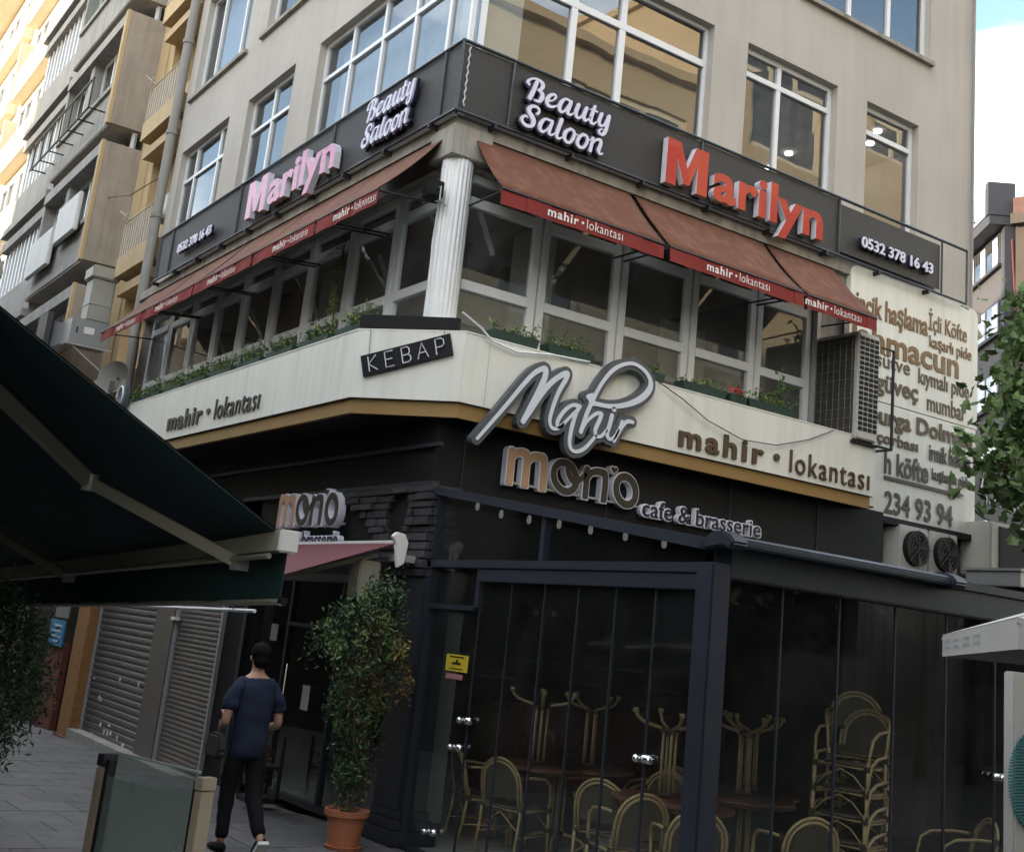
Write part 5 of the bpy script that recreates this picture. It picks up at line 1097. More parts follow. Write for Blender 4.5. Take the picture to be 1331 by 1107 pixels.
for x, y, rz, lab in ((6.50, 8.88, 10, 'left of two tables turned upside down on the farther table'), (7.04, 8.86, 40, 'right of two tables turned upside down on the farther table'), (6.42, 7.12, 20, 'table turned upside down on the nearer table, legs up left of the post'), (7.42, 7.32, 30, 'table turned upside down on the table behind the front glass'), (7.78, 7.6, 60, 'dim table turned upside down farthest right behind the front glass')):
    place(copy_tree(tb0), (x, y, 1.315), (math.pi, 0, R(rz)), lab, 'upturned bistro tables')

# ------------------------------------------------------------------ maroon awning over the shop door
t = empty('maroon_awning', (5.2, 11, 2.4), 'maroon fabric awning over the shop door, seen from below at its end', 'awning')
o = part('canopy', G().add([(5.02, 9.2, 2.41), (5.02, 12.6, 2.41), (3.95, 12.6, 2.00), (3.95, 9.2, 2.00)], [(0, 1, 2, 3)]), 'awning_maroon', t); o.modifiers.new('thickness', 'SOLIDIFY').thickness = .006
part('wall_roller', G().tube([(5.06, 9.18, 2.40), (5.06, 12.6, 2.40)], .04, 10), 'alu_grey', t)
part('end_cap', G().prism([(4.94, 2.46), (4.98, 2.50), (5.06, 2.49), (5.10, 2.42), (5.08, 2.24), (5.02, 2.20), (5.00, 2.30), (4.98, 2.40)], lambda a, b, d: (a, d, b), 9.12, 9.17), 'print_white', t, bevel=.006)
part('arm', G().bar((4.93, 9.35, 2.30), (4.45, 9.5, 2.12), .05, .04).bar((4.45, 9.5, 2.12), (4.0, 9.4, 1.98), .05, .04), 'arm_beige', t)
part('front_bar', G().tube([(3.95, 9.2, 1.98), (3.95, 12.6, 1.98)], .03, 8), 'alu_grey', t)
part('wall_bracket', G().box(5.02, 5.24, 9.16, 9.3, 2.26, 2.32), 'alu_grey', t)
o = part('light_box', G().box(4.76, 4.96, 9.3, 9.5, 1.92, 2.24), 'arm_beige', None, bevel=.012); tag(o, 'plain beige metal box under the end of the maroon awning', 'box')
part('hook', G().box(4.88, 5.24, 9.36, 9.42, 2.20, 2.25), 'dark_steel', o)

# ------------------------------------------------------------------ green awning close to the viewer
t = empty('green_awning', (1.95, 6.5, 1.9), 'big dark green awning close to the viewer with beige folding arms', 'awning')
def FP(x, y, off=0): return (x, y, 2.0+(1.95-x)*.57-.039*(y-4.5)-off)
g = G(); n = 12; vs = []
for i in range(n+1):
    for j in range(n+1):
        u, v = i/n, j/n; x = 1.95-2.9*u; y = 4.5+6.2*v; p = FP(x, y); vs.append((p[0], p[1], p[2]-.035*math.sin(math.pi*u)-.010*abs(math.sin(math.pi*v*5))))
fs = [(i*(n+1)+j, i*(n+1)+j+1, (i+1)*(n+1)+j+1, (i+1)*(n+1)+j) for i in range(n) for j in range(n)]
o = part('canopy', G().add(vs, fs), 'green_fabric_shaded', t, smooth='all'); o.modifiers.new('thickness', 'SOLIDIFY').thickness = .005
bz = lambda y: 2.0-.039*(y-4.5)
part('canopy_lit_skin', G().add([(x, y, z+.012) for x, y, z in vs], fs), 'green_fabric', t, smooth='all')  # added skin over the one sheet, its skylit brightness put into the colour
part('front_bar', G().add([(x, y, z+bz(y)) for y in (4.46, 10.7) for x, z in ((1.90, -.055), (1.99, -.055), (2.0, -.01), (1.98, .03), (1.91, .03))], [(0, 1, 2, 3, 4), (9, 8, 7, 6, 5)]+[(i, (i+1) % 5, 5+(i+1) % 5, 5+i) for i in range(5)]), 'arm_beige', t)
part('bar_lip', G().tube([(1.90, 4.5, bz(4.5)-.075), (1.90, 10.7, bz(10.7)-.075)], .012, 6), 'arm_beige', t)
part('end_cap', G().box(1.91, 1.995, 4.445, 4.46, bz(4.45)-.06, bz(4.45)+.03), 'print_white', t, bevel=.01)
g = G(); n = 40
for i in range(n):
    a, b = 4.5+6.2*i/n, 4.5+6.2*(i+1)/n; w0, w1 = .008*math.sin(i*.9), .008*math.sin((i+1)*.9)
    g.add([(1.97, a, bz(a)-.03), (1.97, b, bz(b)-.03), (1.97+w1, b, bz(b)-.24), (1.97+w0, a, bz(a)-.24)], [(0, 1, 2, 3)])
o = part('valance', g, 'green_fabric', t); o.modifiers.new('thickness', 'SOLIDIFY').thickness = .005
part('valance_rod', G().tube([(1.97, 4.48, bz(4.5)-.245), (1.97, 10.7, bz(10.7)-.245)], .012, 8), 'arm_beige', t)
part('rod_end', G().tube([(1.97, 4.45, bz(4.5)-.245), (1.97, 4.485, bz(4.5)-.245)], .016, 10), 'chrome', t)
part('seam_tape', G().box(1.972, 1.985, 8.36, 8.40, bz(8.4)-.26, bz(8.4)-.04), 'print_white', t)
for ya, ye in ((4.87, 5.40), (7.51, 8.0)):
    a = Vector(FP(1.93, ya, .10)); e = Vector(FP(1.40, ye, .10)); b = Vector(FP(.3, ya+.02, .12))
    arm = part('folding_arm', G().bar(a, e, .035, .05), 'arm_beige', t, bevel=.006); part('elbow', G().tube([e+Vector((0, 0, -.035)), e+Vector((0, 0, .035))], .034, 12), 'alu_grey', arm)
    part('folding_arm', G().bar(e, b, .045, .06), 'arm_beige', t, bevel=.006); part('arm_joint', G().box(a.x-.03, a.x+.03, a.y-.03, a.y+.03, a.z-.03, a.z+.05), 'alu_grey', t)
    part('folding_arm', G().bar(b, Vector((-1.0, ya+.1, b.z+.5)), .045, .06), 'arm_beige', t)
# strip light below the awning's edge far behind it
o = part('tube_lamp', G().tube([(2.35, 7.6, 1.668), (2.35, 5.64, 1.712)], .009, 8), 'pvc_clean', None); tag(o, 'thin white tube running just under the green awning valance', 'pipe')
part('tube_hanger', G().tube([(2.35, 7.5, 1.67), (1.97, 7.5, 1.88)], .004, 4).tube([(2.35, 5.9, 1.71), (1.97, 5.9, 1.95)], .004, 4), 'dark_steel', o)
t = empty('wall_lamp', (.9, 6.0, 3.05), 'beige round lamp hood cut off by the left picture edge above the green awning', 'lamp')
part('hood', G().ball((.78, 6.0, 3.13), .19, 20, 12, (1, 1, .85)), 'arm_beige', t, smooth='all'); part('lamp_arm', G().tube([(.9, 6.0, 3.2), (-.2, 6.0, 3.35), (-1.0, 6.0, 3.3)], .025, 8), 'dark_steel', t)

# ------------------------------------------------------------------ glass partition at the terrace edge
t = empty('glass_partition', (1.7, 4.9, 0), 'low glass partition between two beige posts on the left pavement', 'partition')
a, b = Vector((1.63, 5.21, 0)), Vector((1.83, 4.61, 0)); dd = (b-a).normalized(); nn = Vector((dd.y, -dd.x, 0))
def PP(g, c, l, w, z0, z1): return g.add([tuple(c+dd*i*l+nn*j*w+Vector((0, 0, z))) for z in (z0, z1) for j in (-1, 1) for i in (-1, 1)], [(0, 2, 3, 1), (4, 5, 7, 6), (0, 1, 5, 4), (2, 6, 7, 3), (0, 4, 6, 2), (1, 3, 7, 5)])
for c, nm in ((a, 0), (b, 1)):
    part('post', PP(G(), c, .020, .034, 0, 1.03), 'beige_post', t, bevel=.004); part('post_cap', PP(G(), c, .022, .036, 1.034, 1.08), 'beige_post' if nm else 'dark_steel', t, bevel=.003)
    part('post_channel', PP(G(), c+dd*(.030 if nm == 0 else -.036), .010, .02, 0, 1.06), 'black', t)
c = (a+b)/2; L2 = (b-a).length/2-.045
part('pane', G().add([tuple(c-dd*L2+Vector((0, 0, .06))), tuple(c+dd*L2+Vector((0, 0, .06))), tuple(c+dd*L2+Vector((0, 0, 1.09))), tuple(c-dd*L2+Vector((0, 0, 1.09)))], [(0, 1, 2, 3)]), 'glass_partition', t)
part('inner_pane', G().add([tuple(c-dd*L2+nn*.02+Vector((0, 0, .06))), tuple(c+dd*L2+nn*.02+Vector((0, 0, .06))), tuple(c+dd*L2+nn*.02+Vector((0, 0, 1.0))), tuple(c-dd*L2+nn*.02+Vector((0, 0, 1.0)))], [(0, 1, 2, 3)]), 'frosted_green', t)
part('glass_edge', PP(G(), c+Vector((0, 0, 0)), L2, .005, 1.088, 1.096), 'pale_green_panel', t)

# ------------------------------------------------------------------ white parasol and promotional stand at the right edge
t = empty('white_parasol', (5.63, 2.55, 0), 'off-white parasol with printed valance at the right picture edge', 'parasol')
cx, cy, hz = 5.63, 2.55, 1.97
Pn = 4; top = (cx, cy, hz+.45); rim = [(5.70, 4.20, hz), (4.0, 2.63, hz), (5.56, .93, hz), (7.26, 2.50, hz)]
g = G()
for i in range(Pn): g.add([rim[i], rim[(i+1) % Pn], top], [(0, 1, 2)])
o = part('canopy', g, 'parasol_white', t); o.modifiers.new('thickness', 'SOLIDIFY').thickness = .004
g = G()
for i in range(Pn):
    p, q = rim[i], rim[(i+1) % Pn]; g.add([p, q, (q[0], q[1], q[2]-.11), (p[0], p[1], p[2]-.11)], [(0, 1, 2, 3)])
o = part('valance', g, 'parasol_white', t)
part('pole', G().tube([(cx, cy, 0), (cx, cy, hz+.42)], .022, 10), 'alu_grey', t); part('base_plate', G().lathe([(.28, 0), (.28, .06), (.04, .09)], (cx, cy, 0), 24), 'dark_steel', t)
for i in range(Pn): part('rib', G().tube([tuple(Vector(rim[i])-Vector((0, 0, .02))), (cx, cy, hz+.38)], .008, 5), 'alu_grey', t)
for e in (0, 3):
    p, q = Vector(rim[e]), Vector(rim[(e+1) % Pn]); tq = (q-p).normalized(); nq = Vector((tq.y, -tq.x, 0))
    if nq.dot((p+q)/2-Vector((cx, cy, hz))) < 0: nq = -nq
    g = G()
    for k in range(44):
        if k % 11 in (7, 8, 9, 10): continue
        u = .14+k*.032
        for r_ in range(2): c = p+tq*(u+random.uniform(-.004, .004))+nq*.004+Vector((0, 0, -.045-.03*r_)); wq = random.uniform(.008, .014); g.add([tuple(c), tuple(c+tq*wq), tuple(c+tq*wq+Vector((0, 0, .014))), tuple(c+Vector((0, 0, .014)))], [(0, 1, 2, 3)])
    part('print', g, 'purple_print', t)
t = empty('display_stand', (7.0, 4.5, 0), 'white display stand with a teal striped emblem at the right picture edge', 'stand')
part('panel', G().box(6.93, 7.9, 4.58, 4.66, .02, 1.84), 'parasol_white', t, bevel=.01)
g = G()
for k in range(34):
    z = .90+k*.018; hw = math.sqrt(max(.0, .30**2-(z-1.2)**2)); x0_, x1_ = 7.16-hw, 7.16+hw
    if hw > .02: g.box(x0_, x1_, 4.565, 4.579, z, z+.010)
part('emblem_stripes', g, 'teal', t, kind='stuff'); part('foot', G().box(6.95, 7.88, 4.45, 4.8, 0, .03), 'dark_steel', t)
t = empty('oval_sign', (16.2, 11, 4.2), 'dark oval sign with thin white script behind the tree', 'sign')
part('board', G().prism([(16.25+.85*math.cos(2*math.pi*i/28), 4.62+.45*math.sin(2*math.pi*i/28)) for i in range(28)], lambda a, b, d: (a, d, b), 11.0, 11.06), 'dark_oval', t)
put_text('Mahir', 'R', 10.995, 15.75, 4.62, 16.6, 4.88, 'neon_white', t, 'letter', .01, off=-.012, shear=.35, join=False); put_text('lokantası', 'R', 10.995, 15.9, 4.42, 16.8, 4.54, 'neon_white', t, 'letter', .01, off=-.008, space=1.3, join=False)
part('post', G().tube([(16.25, 11.1, 0), (16.25, 11.1, 4.4)], .04, 8), 'dark_steel', t)
o = part('fence', G().box(13.6, 19, 9.9, 9.93, 3.6, 3.64).box(13.6, 19, 9.9, 9.93, 2.9, 3.0), 'dark_steel', None); tag(o, 'dark metal parapet rail behind the tree at the right', 'fence')
for i in range(9): part('post', G().box(13.7+i*.6, 13.73+i*.6, 9.9, 9.93, 0, 3.6), 'dark_steel', o)
o = part('low_building', G().box(13.7, 22, 10.0, 18, 0, 3.4), 'brown_stucco', None); tag(o, 'low dark building behind the tree beyond the menu board', 'building')
# ------------------------------------------------------------------ plants
def leaf_cloud(pts, size, aspect=.45, jitter=.35, seed=1, outward=None, fold=True):
    """one small pointed leaf (two folded triangles pairs) at each point"""
    rg = np.random.default_rng(seed); g = G(); n = len(pts)
    for p in pts:
        d = Vector(rg.normal(size=3)); d.z += -.2 if outward is None else outward; d.normalize()
        s = d.cross(Vector(rg.normal(size=3))).normalized(); nn_ = d.cross(s)
        L_ = size*(1+jitter*rg.uniform(-1, 1)); w = L_*aspect; P = Vector(p)
        g.add([P, P+d*L_*.5+s*w*.5+nn_*w*.15, P+d*L_, P+d*L_*.5-s*w*.5+nn_*w*.15], [(0, 1, 2), (0, 2, 3)])
    return g
def trough(x, y, z, L_, along, label, grp, flower=None, seed=0, lush=1.0):
    t = empty('flower_box', (x, y, z), label, 'flower box', grp)
    hx, hy = (L_/2, .075) if along == 'x' else (.075, L_/2)
    vs = [(x+i*hx*k, y+j*hy*k, z+h) for h, k in ((0, .88), (.12, 1.0)) for j in (-1, 1) for i in (-1, 1)]
    part('trough', G().add(vs, [(0, 2, 3, 1), (0, 1, 5, 4), (2, 6, 7, 3), (0, 4, 6, 2), (1, 3, 7, 5)]).box(x-hx*.95, x+hx*.95, y-hy*.95, y+hy*.95, z+.09, z+.1), 'planter_green', t)
    rg = np.random.default_rng(seed); pts = []; st = G(); nst = int(26*lush*L_/.5)
    for k in range(nst):
        bx, by = x+rg.uniform(-1, 1)*hx*.9, y+rg.uniform(-1, 1)*hy*.8; hh = rg.uniform(.05, .19)*(1.35 if rg.random() < .15 else 1)*lush; dx, dy = rg.uniform(-.07, .07, 2)
        st.tube([(bx, by, z+.09), (bx+dx*.5, by+dy*.5, z+.09+hh*.6), (bx+dx, by+dy, z+.09+hh)], .0025, 3, cap=False)
        for q in range(9):
            u = rg.uniform(.2, 1); pts.append((bx+dx*u+rg.normal()*.016, by+dy*u+rg.normal()*.016, z+.09+hh*u+rg.normal()*.012))
    part('stems', st, 'leaf_dark', t, kind='stuff')
    k = int(len(pts)*.6); rg.shuffle(pts)
    part('foliage', leaf_cloud(pts[:k], .038, .55, seed=seed), 'leaf_mid', t, kind='stuff'); part('foliage', leaf_cloud(pts[k:], .034, .6, seed=seed+1), 'leaf_light', t, kind='stuff')
    if flower:
        fp = [(x+rg.uniform(-1, 1)*hx*.8, y-.05+rg.normal()*.02, z+.13+rg.uniform(0, .08)) for _ in range(26)]
        part('blossom', leaf_cloud(fp, .035, .9, seed=seed+2), 'petal_red', t, kind='stuff')
    return t
for i, (x, L_, fl, lu, lab) in enumerate([(5.92, .52, 0, .8, 'green trough of thin grassy plants nearest the corner column, right front'), (6.56, .56, 0, 1.0, 'trough of yellowish leaves just left of the big script loop'), (7.55, .4, 0, .8, 'small trough half hidden behind the script loop'), (8.30, .62, 0, .7, 'dark green trough on the right front above the word mahir'), (8.78, .25, 1, .6, 'small trough with red blossom between two green troughs'), (9.3, .75, 0, 1.05, 'trough with a tall sprig at the right end of the cream fascia')]):
    trough(x, 9.10, 4.33, L_, 'x', lab, 'flower boxes on the right front', fl, 10+i, lu)
for i in range(10):
    y = 10.15+i*.86
    trough(4.84, y, 4.33, .70, 'y', 'leafy flower box number one from the column on the left front' if 0 else ['leafy trough nearest the black board, left front', 'leafy trough below the vine stem, left front', 'third trough from the black board on the left front', 'fourth trough from the black board, under the second awning', 'fifth trough from the black board, bushier than its neighbours', 'sixth trough from the black board, middle of the left front', 'fourth trough from the far end of the left front', 'third trough from the far end of the left front', 'last but one trough towards the drainpipe', 'farthest trough, next to the satellite dish'][i], 'flower boxes on the left front', 0, 40+i, 1.15)
# climbing vine on a left-front post
t = empty('vine', (5.2, 11.75, 4.3), 'thin vine climbing a white window post on the left front', 'plant')
part('stem', G().tube([(5.22, 11.72, 4.4), (5.3, 11.78, 4.9), (5.3, 11.80, 5.4), (5.28, 11.72, 5.75)], .008, 5), 'bark', t)
rg = np.random.default_rng(5); part('foliage', leaf_cloud([(5.27+rg.normal()*.03, 11.76+rg.normal()*.05, rg.uniform(4.4, 5.8)) for _ in range(240)], .04, .5, seed=9), 'leaf_light', t, kind='stuff')
t = empty('sprig', (9.5, 9.15, 4.4), 'tall leafy sprig rising from the last flower box on the right front', 'plant')
part('stem', G().tube([(9.42, 9.15, 4.42), (9.45, 9.14, 4.65), (9.5, 9.13, 4.86)], .004, 4).tube([(9.45, 9.14, 4.62), (9.62, 9.12, 4.72)], .003, 4), 'leaf_mid', t)
part('foliage', leaf_cloud([(9.42+.08*u+rg.normal()*.02, 9.14, 4.45+.42*u) for u in np.linspace(.2, 1, 16)]+[(9.45+.18*u, 9.13, 4.62+.1*u+rg.normal()*.01) for u in np.linspace(.3, 1, 9)], .07, .5, seed=3), 'leaf_mid', t, kind='stuff')

# potted conifer by the pilaster
t = empty('potted_conifer', (4.75, 8.95, 0), 'tall half-withered conifer in a terracotta pot at the café corner', 'potted plant')
part('pot', G().lathe([(.105, 0), (.115, 0), (.12, .02), (.155, .22), (.175, .225), (.18, .27), (.165, .27), (.15, .25), (.01, .25)], (4.75, 8.95, .02), 28), 'terracotta', t, smooth=True)
part('saucer', G().lathe([(.14, 0), (.15, .025), (.01, .02)], (4.75, 8.95, 0), 24), 'terracotta', t); part('soil', G().lathe([(.145, 0), (.145, .01)], (4.75, 8.95, .245), 16), 'soil', t)
tr = G()
for i in range(5):
    a = i*1.3; tr.tube([(4.75+.03*math.cos(a), 8.95+.03*math.sin(a), .26), (4.75+.06*math.cos(a), 8.95+.06*math.sin(a), .8), (4.73+.13*math.cos(a), 8.95+.1*math.sin(a), 1.3), (4.68+.16*math.cos(a), 8.95+.13*math.sin(a), 1.85)], [.013, .011, .008, .004], 5)
part('trunk', tr, 'bark', t)
def conifer(n, seed, cx, cy, prof, lump):
    rg = np.random.default_rng(seed); pts = []; cl = [(rg.uniform(0, 1), rg.uniform(0, 6.28), rg.uniform(.35, 1.2)) for _ in range(lump)]
    while len(pts) < n:
        u, a, rad = cl[rg.integers(len(cl))]; z = np.interp(u, np.linspace(0, 1, len(prof)), [p[0] for p in prof]); r = np.interp(u, np.linspace(0, 1, len(prof)), [p[1] for p in prof]); ox = np.interp(u, np.linspace(0, 1, len(prof)), [p[2] for p in prof])
        c = (cx+ox+r*rad*math.cos(a), cy+r*rad*math.sin(a)*.9, z)
        for _ in range(14):
            q = rg.normal(size=3)*(.036, .036, .06); pts.append((c[0]+q[0], c[1]+q[1], c[2]+q[2]))
    return pts[:n], rg
pf = [(.36, .06, .02), (.6, .10, .0), (.9, .14, -.02), (1.15, .24, -.03), (1.4, .36, -.05), (1.6, .38, -.06), (1.8, .28, .0), (2.02, .10, .08)]
p1, rg = conifer(4300, 2, 4.75, 8.95, pf, 90); part('foliage', leaf_cloud(p1, .040, .35, seed=1, outward=.5), 'leaf_dark', t, kind='stuff')
p2, rg = conifer(2800, 3, 4.75, 8.95, pf, 70); part('foliage', leaf_cloud(p2, .048, .35, seed=2, outward=.5), 'leaf_mid', t, kind='stuff')
pd = [(.45, .08, .05), (1.1, .17, .06), (1.3, .26, .12), (1.5, .27, .13), (1.7, .18, .14)]
p3, rg = conifer(900, 4, 4.75, 8.95, pd, 45); part('dry_foliage', leaf_cloud(p3, .045, .4, seed=3, outward=-.2), 'leaf_brown', t, kind='stuff')
p4, rg = conifer(400, 5, 4.75, 8.95, pd, 18); part('dry_foliage', leaf_cloud(p4, .055, .4, seed=4, outward=-.2), 'leaf_yellow', t, kind='stuff')
# bush at the left edge, close to the viewer
t = empty('potted_shrub', (1.30, 6.1, 0), 'dark feathery shrub cut off by the left picture edge under the green awning', 'shrub')
part('pot', G().lathe([(.13, 0), (.19, .34), (.2, .36), (.17, .36), (.16, .33), (.01, .33)], (1.30, 6.1, 0), 24), 'planter_green', t); part('trunk', G().tube([(1.3, 6.1, .3), (1.33, 6.1, .9), (1.36, 6.1, 1.6)], [.02, .016, .006], 6), 'bark', t)
ps = [(.98, .10, .0), (1.08, .19, .02), (1.2, .22, .04), (1.35, .21, .04), (1.5, .15, .02), (1.66, .05, .0)]
p5, rg = conifer(5200, 7, 1.30, 6.1, ps, 240); part('foliage', leaf_cloud(p5, .034, .28, seed=5, outward=.4), 'leaf_dark', t, kind='stuff')
p6, rg = conifer(1500, 8, 1.30, 6.1, ps, 70); part('foliage', leaf_cloud(p6, .034, .28, seed=6, outward=.4), 'leaf_mid', t, kind='stuff')

# street tree at the right edge
t = empty('street_tree', (13.3, 7.9, 0), 'leafy broad-leaved street tree in front of the menu board at the right edge', 'tree')
part('trunk', G().tube([(13.3, 7.9, 0), (13.25, 7.92, 1.5), (13.3, 7.9, 3.2), (13.2, 7.9, 4.6), (13.1, 7.95, 5.8)], [.13, .11, .09, .06, .02], 10), 'bark', t, smooth='all')
rg = np.random.default_rng(12); br = []
for (ex, ey, ez, sz) in [(12.1, 7.8, 5.55, 4.3), (11.75, 7.9, 4.9, 3.9), (11.5, 8.0, 4.2, 3.5), (12.0, 7.7, 3.75, 3.2), (12.4, 8.1, 6.0, 4.6), (13.0, 7.4, 6.2, 5), (12.5, 7.3, 5.0, 4.0), (12.6, 7.3, 4.2, 3.5), (13.9, 7.6, 5.5, 4.2), (13.8, 8.2, 4.6, 3.8)]:
    p0 = Vector((13.25, 7.9, sz)); p1_ = Vector((ex, ey, ez)); mid = (p0+p1_)/2+Vector((0, 0, .18)); br.append((p0, mid, p1_)); part('branch', G().tube([p0, mid, p1_], [.04, .025, .008], 6), 'bark', t, smooth='all')
def maple():
    a = [(0, 0), (.18, -.08), (.42, -.02), (.34, .16), (.5, .34), (.3, .42), (.22, .62), (.1, .7), (0, 1.0), (-.1, .7), (-.22, .62), (-.3, .42), (-.5, .34), (-.34, .16), (-.42, -.02), (-.18, -.08)]
    vs = [(x*.135, y*.135, .02*abs(x)*2-.012*y*y*3) for x, y in a]+[(0, .4*.135, -.008)]; n = len(a)
    return G().add(vs, [(i, (i+1) % n, n) for i in range(n)])
lm1 = mesh_from(maple(), 'leaf', 'leaf'); cand = []
while len(cand) < 3600:
    p0, mid, p1_ = br[rg.integers(len(br))]; u = rg.uniform(.35, 1.05); q = p0*(1-u)**2+mid*2*u*(1-u)+p1_*u*u; q = q+Vector(rg.normal(size=3))*.20; cand.append(q)
cand.sort(key=lambda q: (q-Vector((0, 0, 1.7))).length*1.0+max(0, q.x-13.0)*3)
for q in cand[:285]: inst('leaf', lm1, t, q, (R(rg.uniform(20, 110)), rg.uniform(-.6, .6), rg.uniform(0, 6.28)), (rg.uniform(.7, 1.25),)*3)
g = G(); base_leaf = maple()
for q in cand[285:]:
    M = Matrix.Translation(q) @ Matrix.Rotation(rg.uniform(0, 6.28), 4, 'Z') @ Matrix.Rotation(R(rg.uniform(20, 110)), 4, 'X') @ Matrix.Scale(rg.uniform(.7, 1.25), 4)
    g.add([M @ Vector(v) for v in base_leaf.v], base_leaf.f)
part('foliage', g, 'leaf', t, kind='stuff')

# dense street trees behind the viewer, seen darkly in the terrace glass
def far_tree(x, y, h, r, lab, sd_):
    t = empty('street_tree', (x, y, 0), lab, 'tree', 'trees behind the viewer'); rg = np.random.default_rng(sd_)
    part('trunk', G().tube([(x, y, 0), (x+.1, y, h*.4), (x, y+.1, h*.8)], [.16, .12, .04], 8), 'bark', t)
    for k in range(5): a = k*1.26; part('branch', G().tube([(x, y, h*.35+.2*k), (x+r*.6*math.cos(a), y+r*.6*math.sin(a), h*.6+.2*k)], [.06, .02], 6), 'bark', t)
    pts = []
    for _ in range(70):
        q = rg.normal(size=3); q /= np.linalg.norm(q); q *= rg.uniform(.3, 1)**.5; c = (x+q[0]*r, y+q[1]*r, h*.62+q[2]*h*.38)
        for _ in range(45): w = rg.normal(size=3)*.22*r/1.8; pts.append((c[0]+w[0], c[1]+w[1], c[2]+w[2]))
    part('foliage', leaf_cloud(pts, .26, .7, seed=sd_), 'leaf_dark', t, kind='stuff')
for i, (x, y, h, r) in enumerate([(-3.5, -3.4, 6.6, 2.0), (.3, -4.2, 7.0, 2.1), (4.2, -4.0, 6.8, 2.1), (8.2, -4.3, 7.2, 2.3), (12.4, -4.0, 6.9, 2.2), (16.6, -4.2, 7.3, 2.3), (21, -4.1, 7.0, 2.3)]): far_tree(x, y, h, r, ['dark tree farthest left in the row behind the viewer', 'second dark tree from the left behind the viewer', 'third dark tree from the left behind the viewer', 'middle dark tree of the row behind the viewer', 'third dark tree from the right behind the viewer', 'second dark tree from the right behind the viewer', 'dark tree farthest right in the row behind the viewer'][i], 60+i)

# ------------------------------------------------------------------ the walking man
def skin(verts, edges, radii, root=0, sub=2):
    me = bpy.data.meshes.new('s'); me.from_pydata(verts, edges, []); o = bpy.data.objects.new('s', me); col.objects.link(o)
    m1 = o.modifiers.new('skin', 'SKIN'); m1.use_smooth_shade = True
    for i, r in enumerate(radii): me.skin_vertices[0].data[i].radius = r if isinstance(r, tuple) else (r, r); me.skin_vertices[0].data[i].use_root = (i == root)
    s2 = o.modifiers.new('sub', 'SUBSURF'); s2.levels = sub; s2.render_levels = sub
    dg = bpy.context.evaluated_depsgraph_get(); m2 = bpy.data.meshes.new_from_object(o.evaluated_get(dg)); g = G()
    g.v = [tuple(v.co) for v in m2.vertices]; g.f = [tuple(p.vertices) for p in m2.polygons]; bpy.data.objects.remove(o); bpy.data.meshes.remove(m2); return g
mp0 = Vector((3.80, 8.86, 0)); man = empty('person', mp0, 'man in navy T-shirt and black trousers walking away, hands held in front', 'person')
def chain(spec, root=0, sub=2):
    """spec: list of polylines of (x,y,z,r) that share their first point with an earlier polyline's point"""
    vs, es, rs = [], [], []; idx = {}
    for pl in spec:
        prev = None
        for p in pl:
            k = tuple(round(c, 4) for c in p[:3])
            if k not in idx: idx[k] = len(vs); vs.append((mp0.x+p[0], mp0.y+p[1], mp0.z+p[2])); rs.append(p[3] if len(p) == 4 else (p[3], p[4]))
            if prev is not None and (prev, idx[k]) not in es: es.append((prev, idx[k]))
            prev = idx[k]
    g = skin(vs, es, rs, root, sub); g.v = [(mp0.x+(x-mp0.x)*.89, y, z) for x, y, z in g.v]; return g
# body: pelvis up to head, arms, legs (x = across, y = away from the viewer)
pel = (0, 0, .82, .09, .07); sp1 = (0, .01, .95, .09, .068); ch = (0, .015, 1.10, .10, .07); sh_ = (0, .01, 1.20, .07, .06); nk = (0, .02, 1.27, .045, .045); hd0 = (0, .03, 1.335, .058, .06); hd1 = (0, .025, 1.40, .068, .078); hd2 = (0, .02, 1.455, .05, .06)
LH = (-.085, 0, .78, .06, .06); RH = (.085, 0, .78, .06, .06)
armL = [sh_, (-.105, .01, 1.185, .055), (-.185, .0, 1.13, .05), (-.225, -.02, 1.0, .042), (-.245, -.02, .90, .036), (-.20, .11, .865, .032), (-.13, .24, .90, .024), (-.10, .30, .93, .026)]
armR = [sh_, (.105, .01, 1.185, .055), (.185, .0, 1.13, .05), (.222, -.02, 1.0, .042), (.235, -.02, .90, .036), (.19, .11, .86, .032), (.12, .24, .89, .024), (.09, .30, .92, .026)]
legL = [pel, LH, (-.095, .03, .60, .055), (-.10, .05, .42, .042), (-.10, .045, .22, .035), (-.10, .03, .07, .032), (-.105, .12, .03, .03)]
legR = [pel, RH, (.088, -.02, .60, .055), (.085, -.04, .42, .042), (.085, -.18, .245, .035), (.085, -.29, .135, .032), (.088, -.27, .045, .03)]
body = chain([[pel, sp1, ch, sh_, nk, hd0, hd1, hd2], armL, armR, legL, legR]); part('body', body, 'skin', man, smooth='all')
for s in (-1, 1): part('ear', G().ball((mp0.x+s*.064, mp0.y+.03, mp0.z+1.375), .020, 10, 6, (.45, .8, 1.25)), 'skin', man, smooth='all')
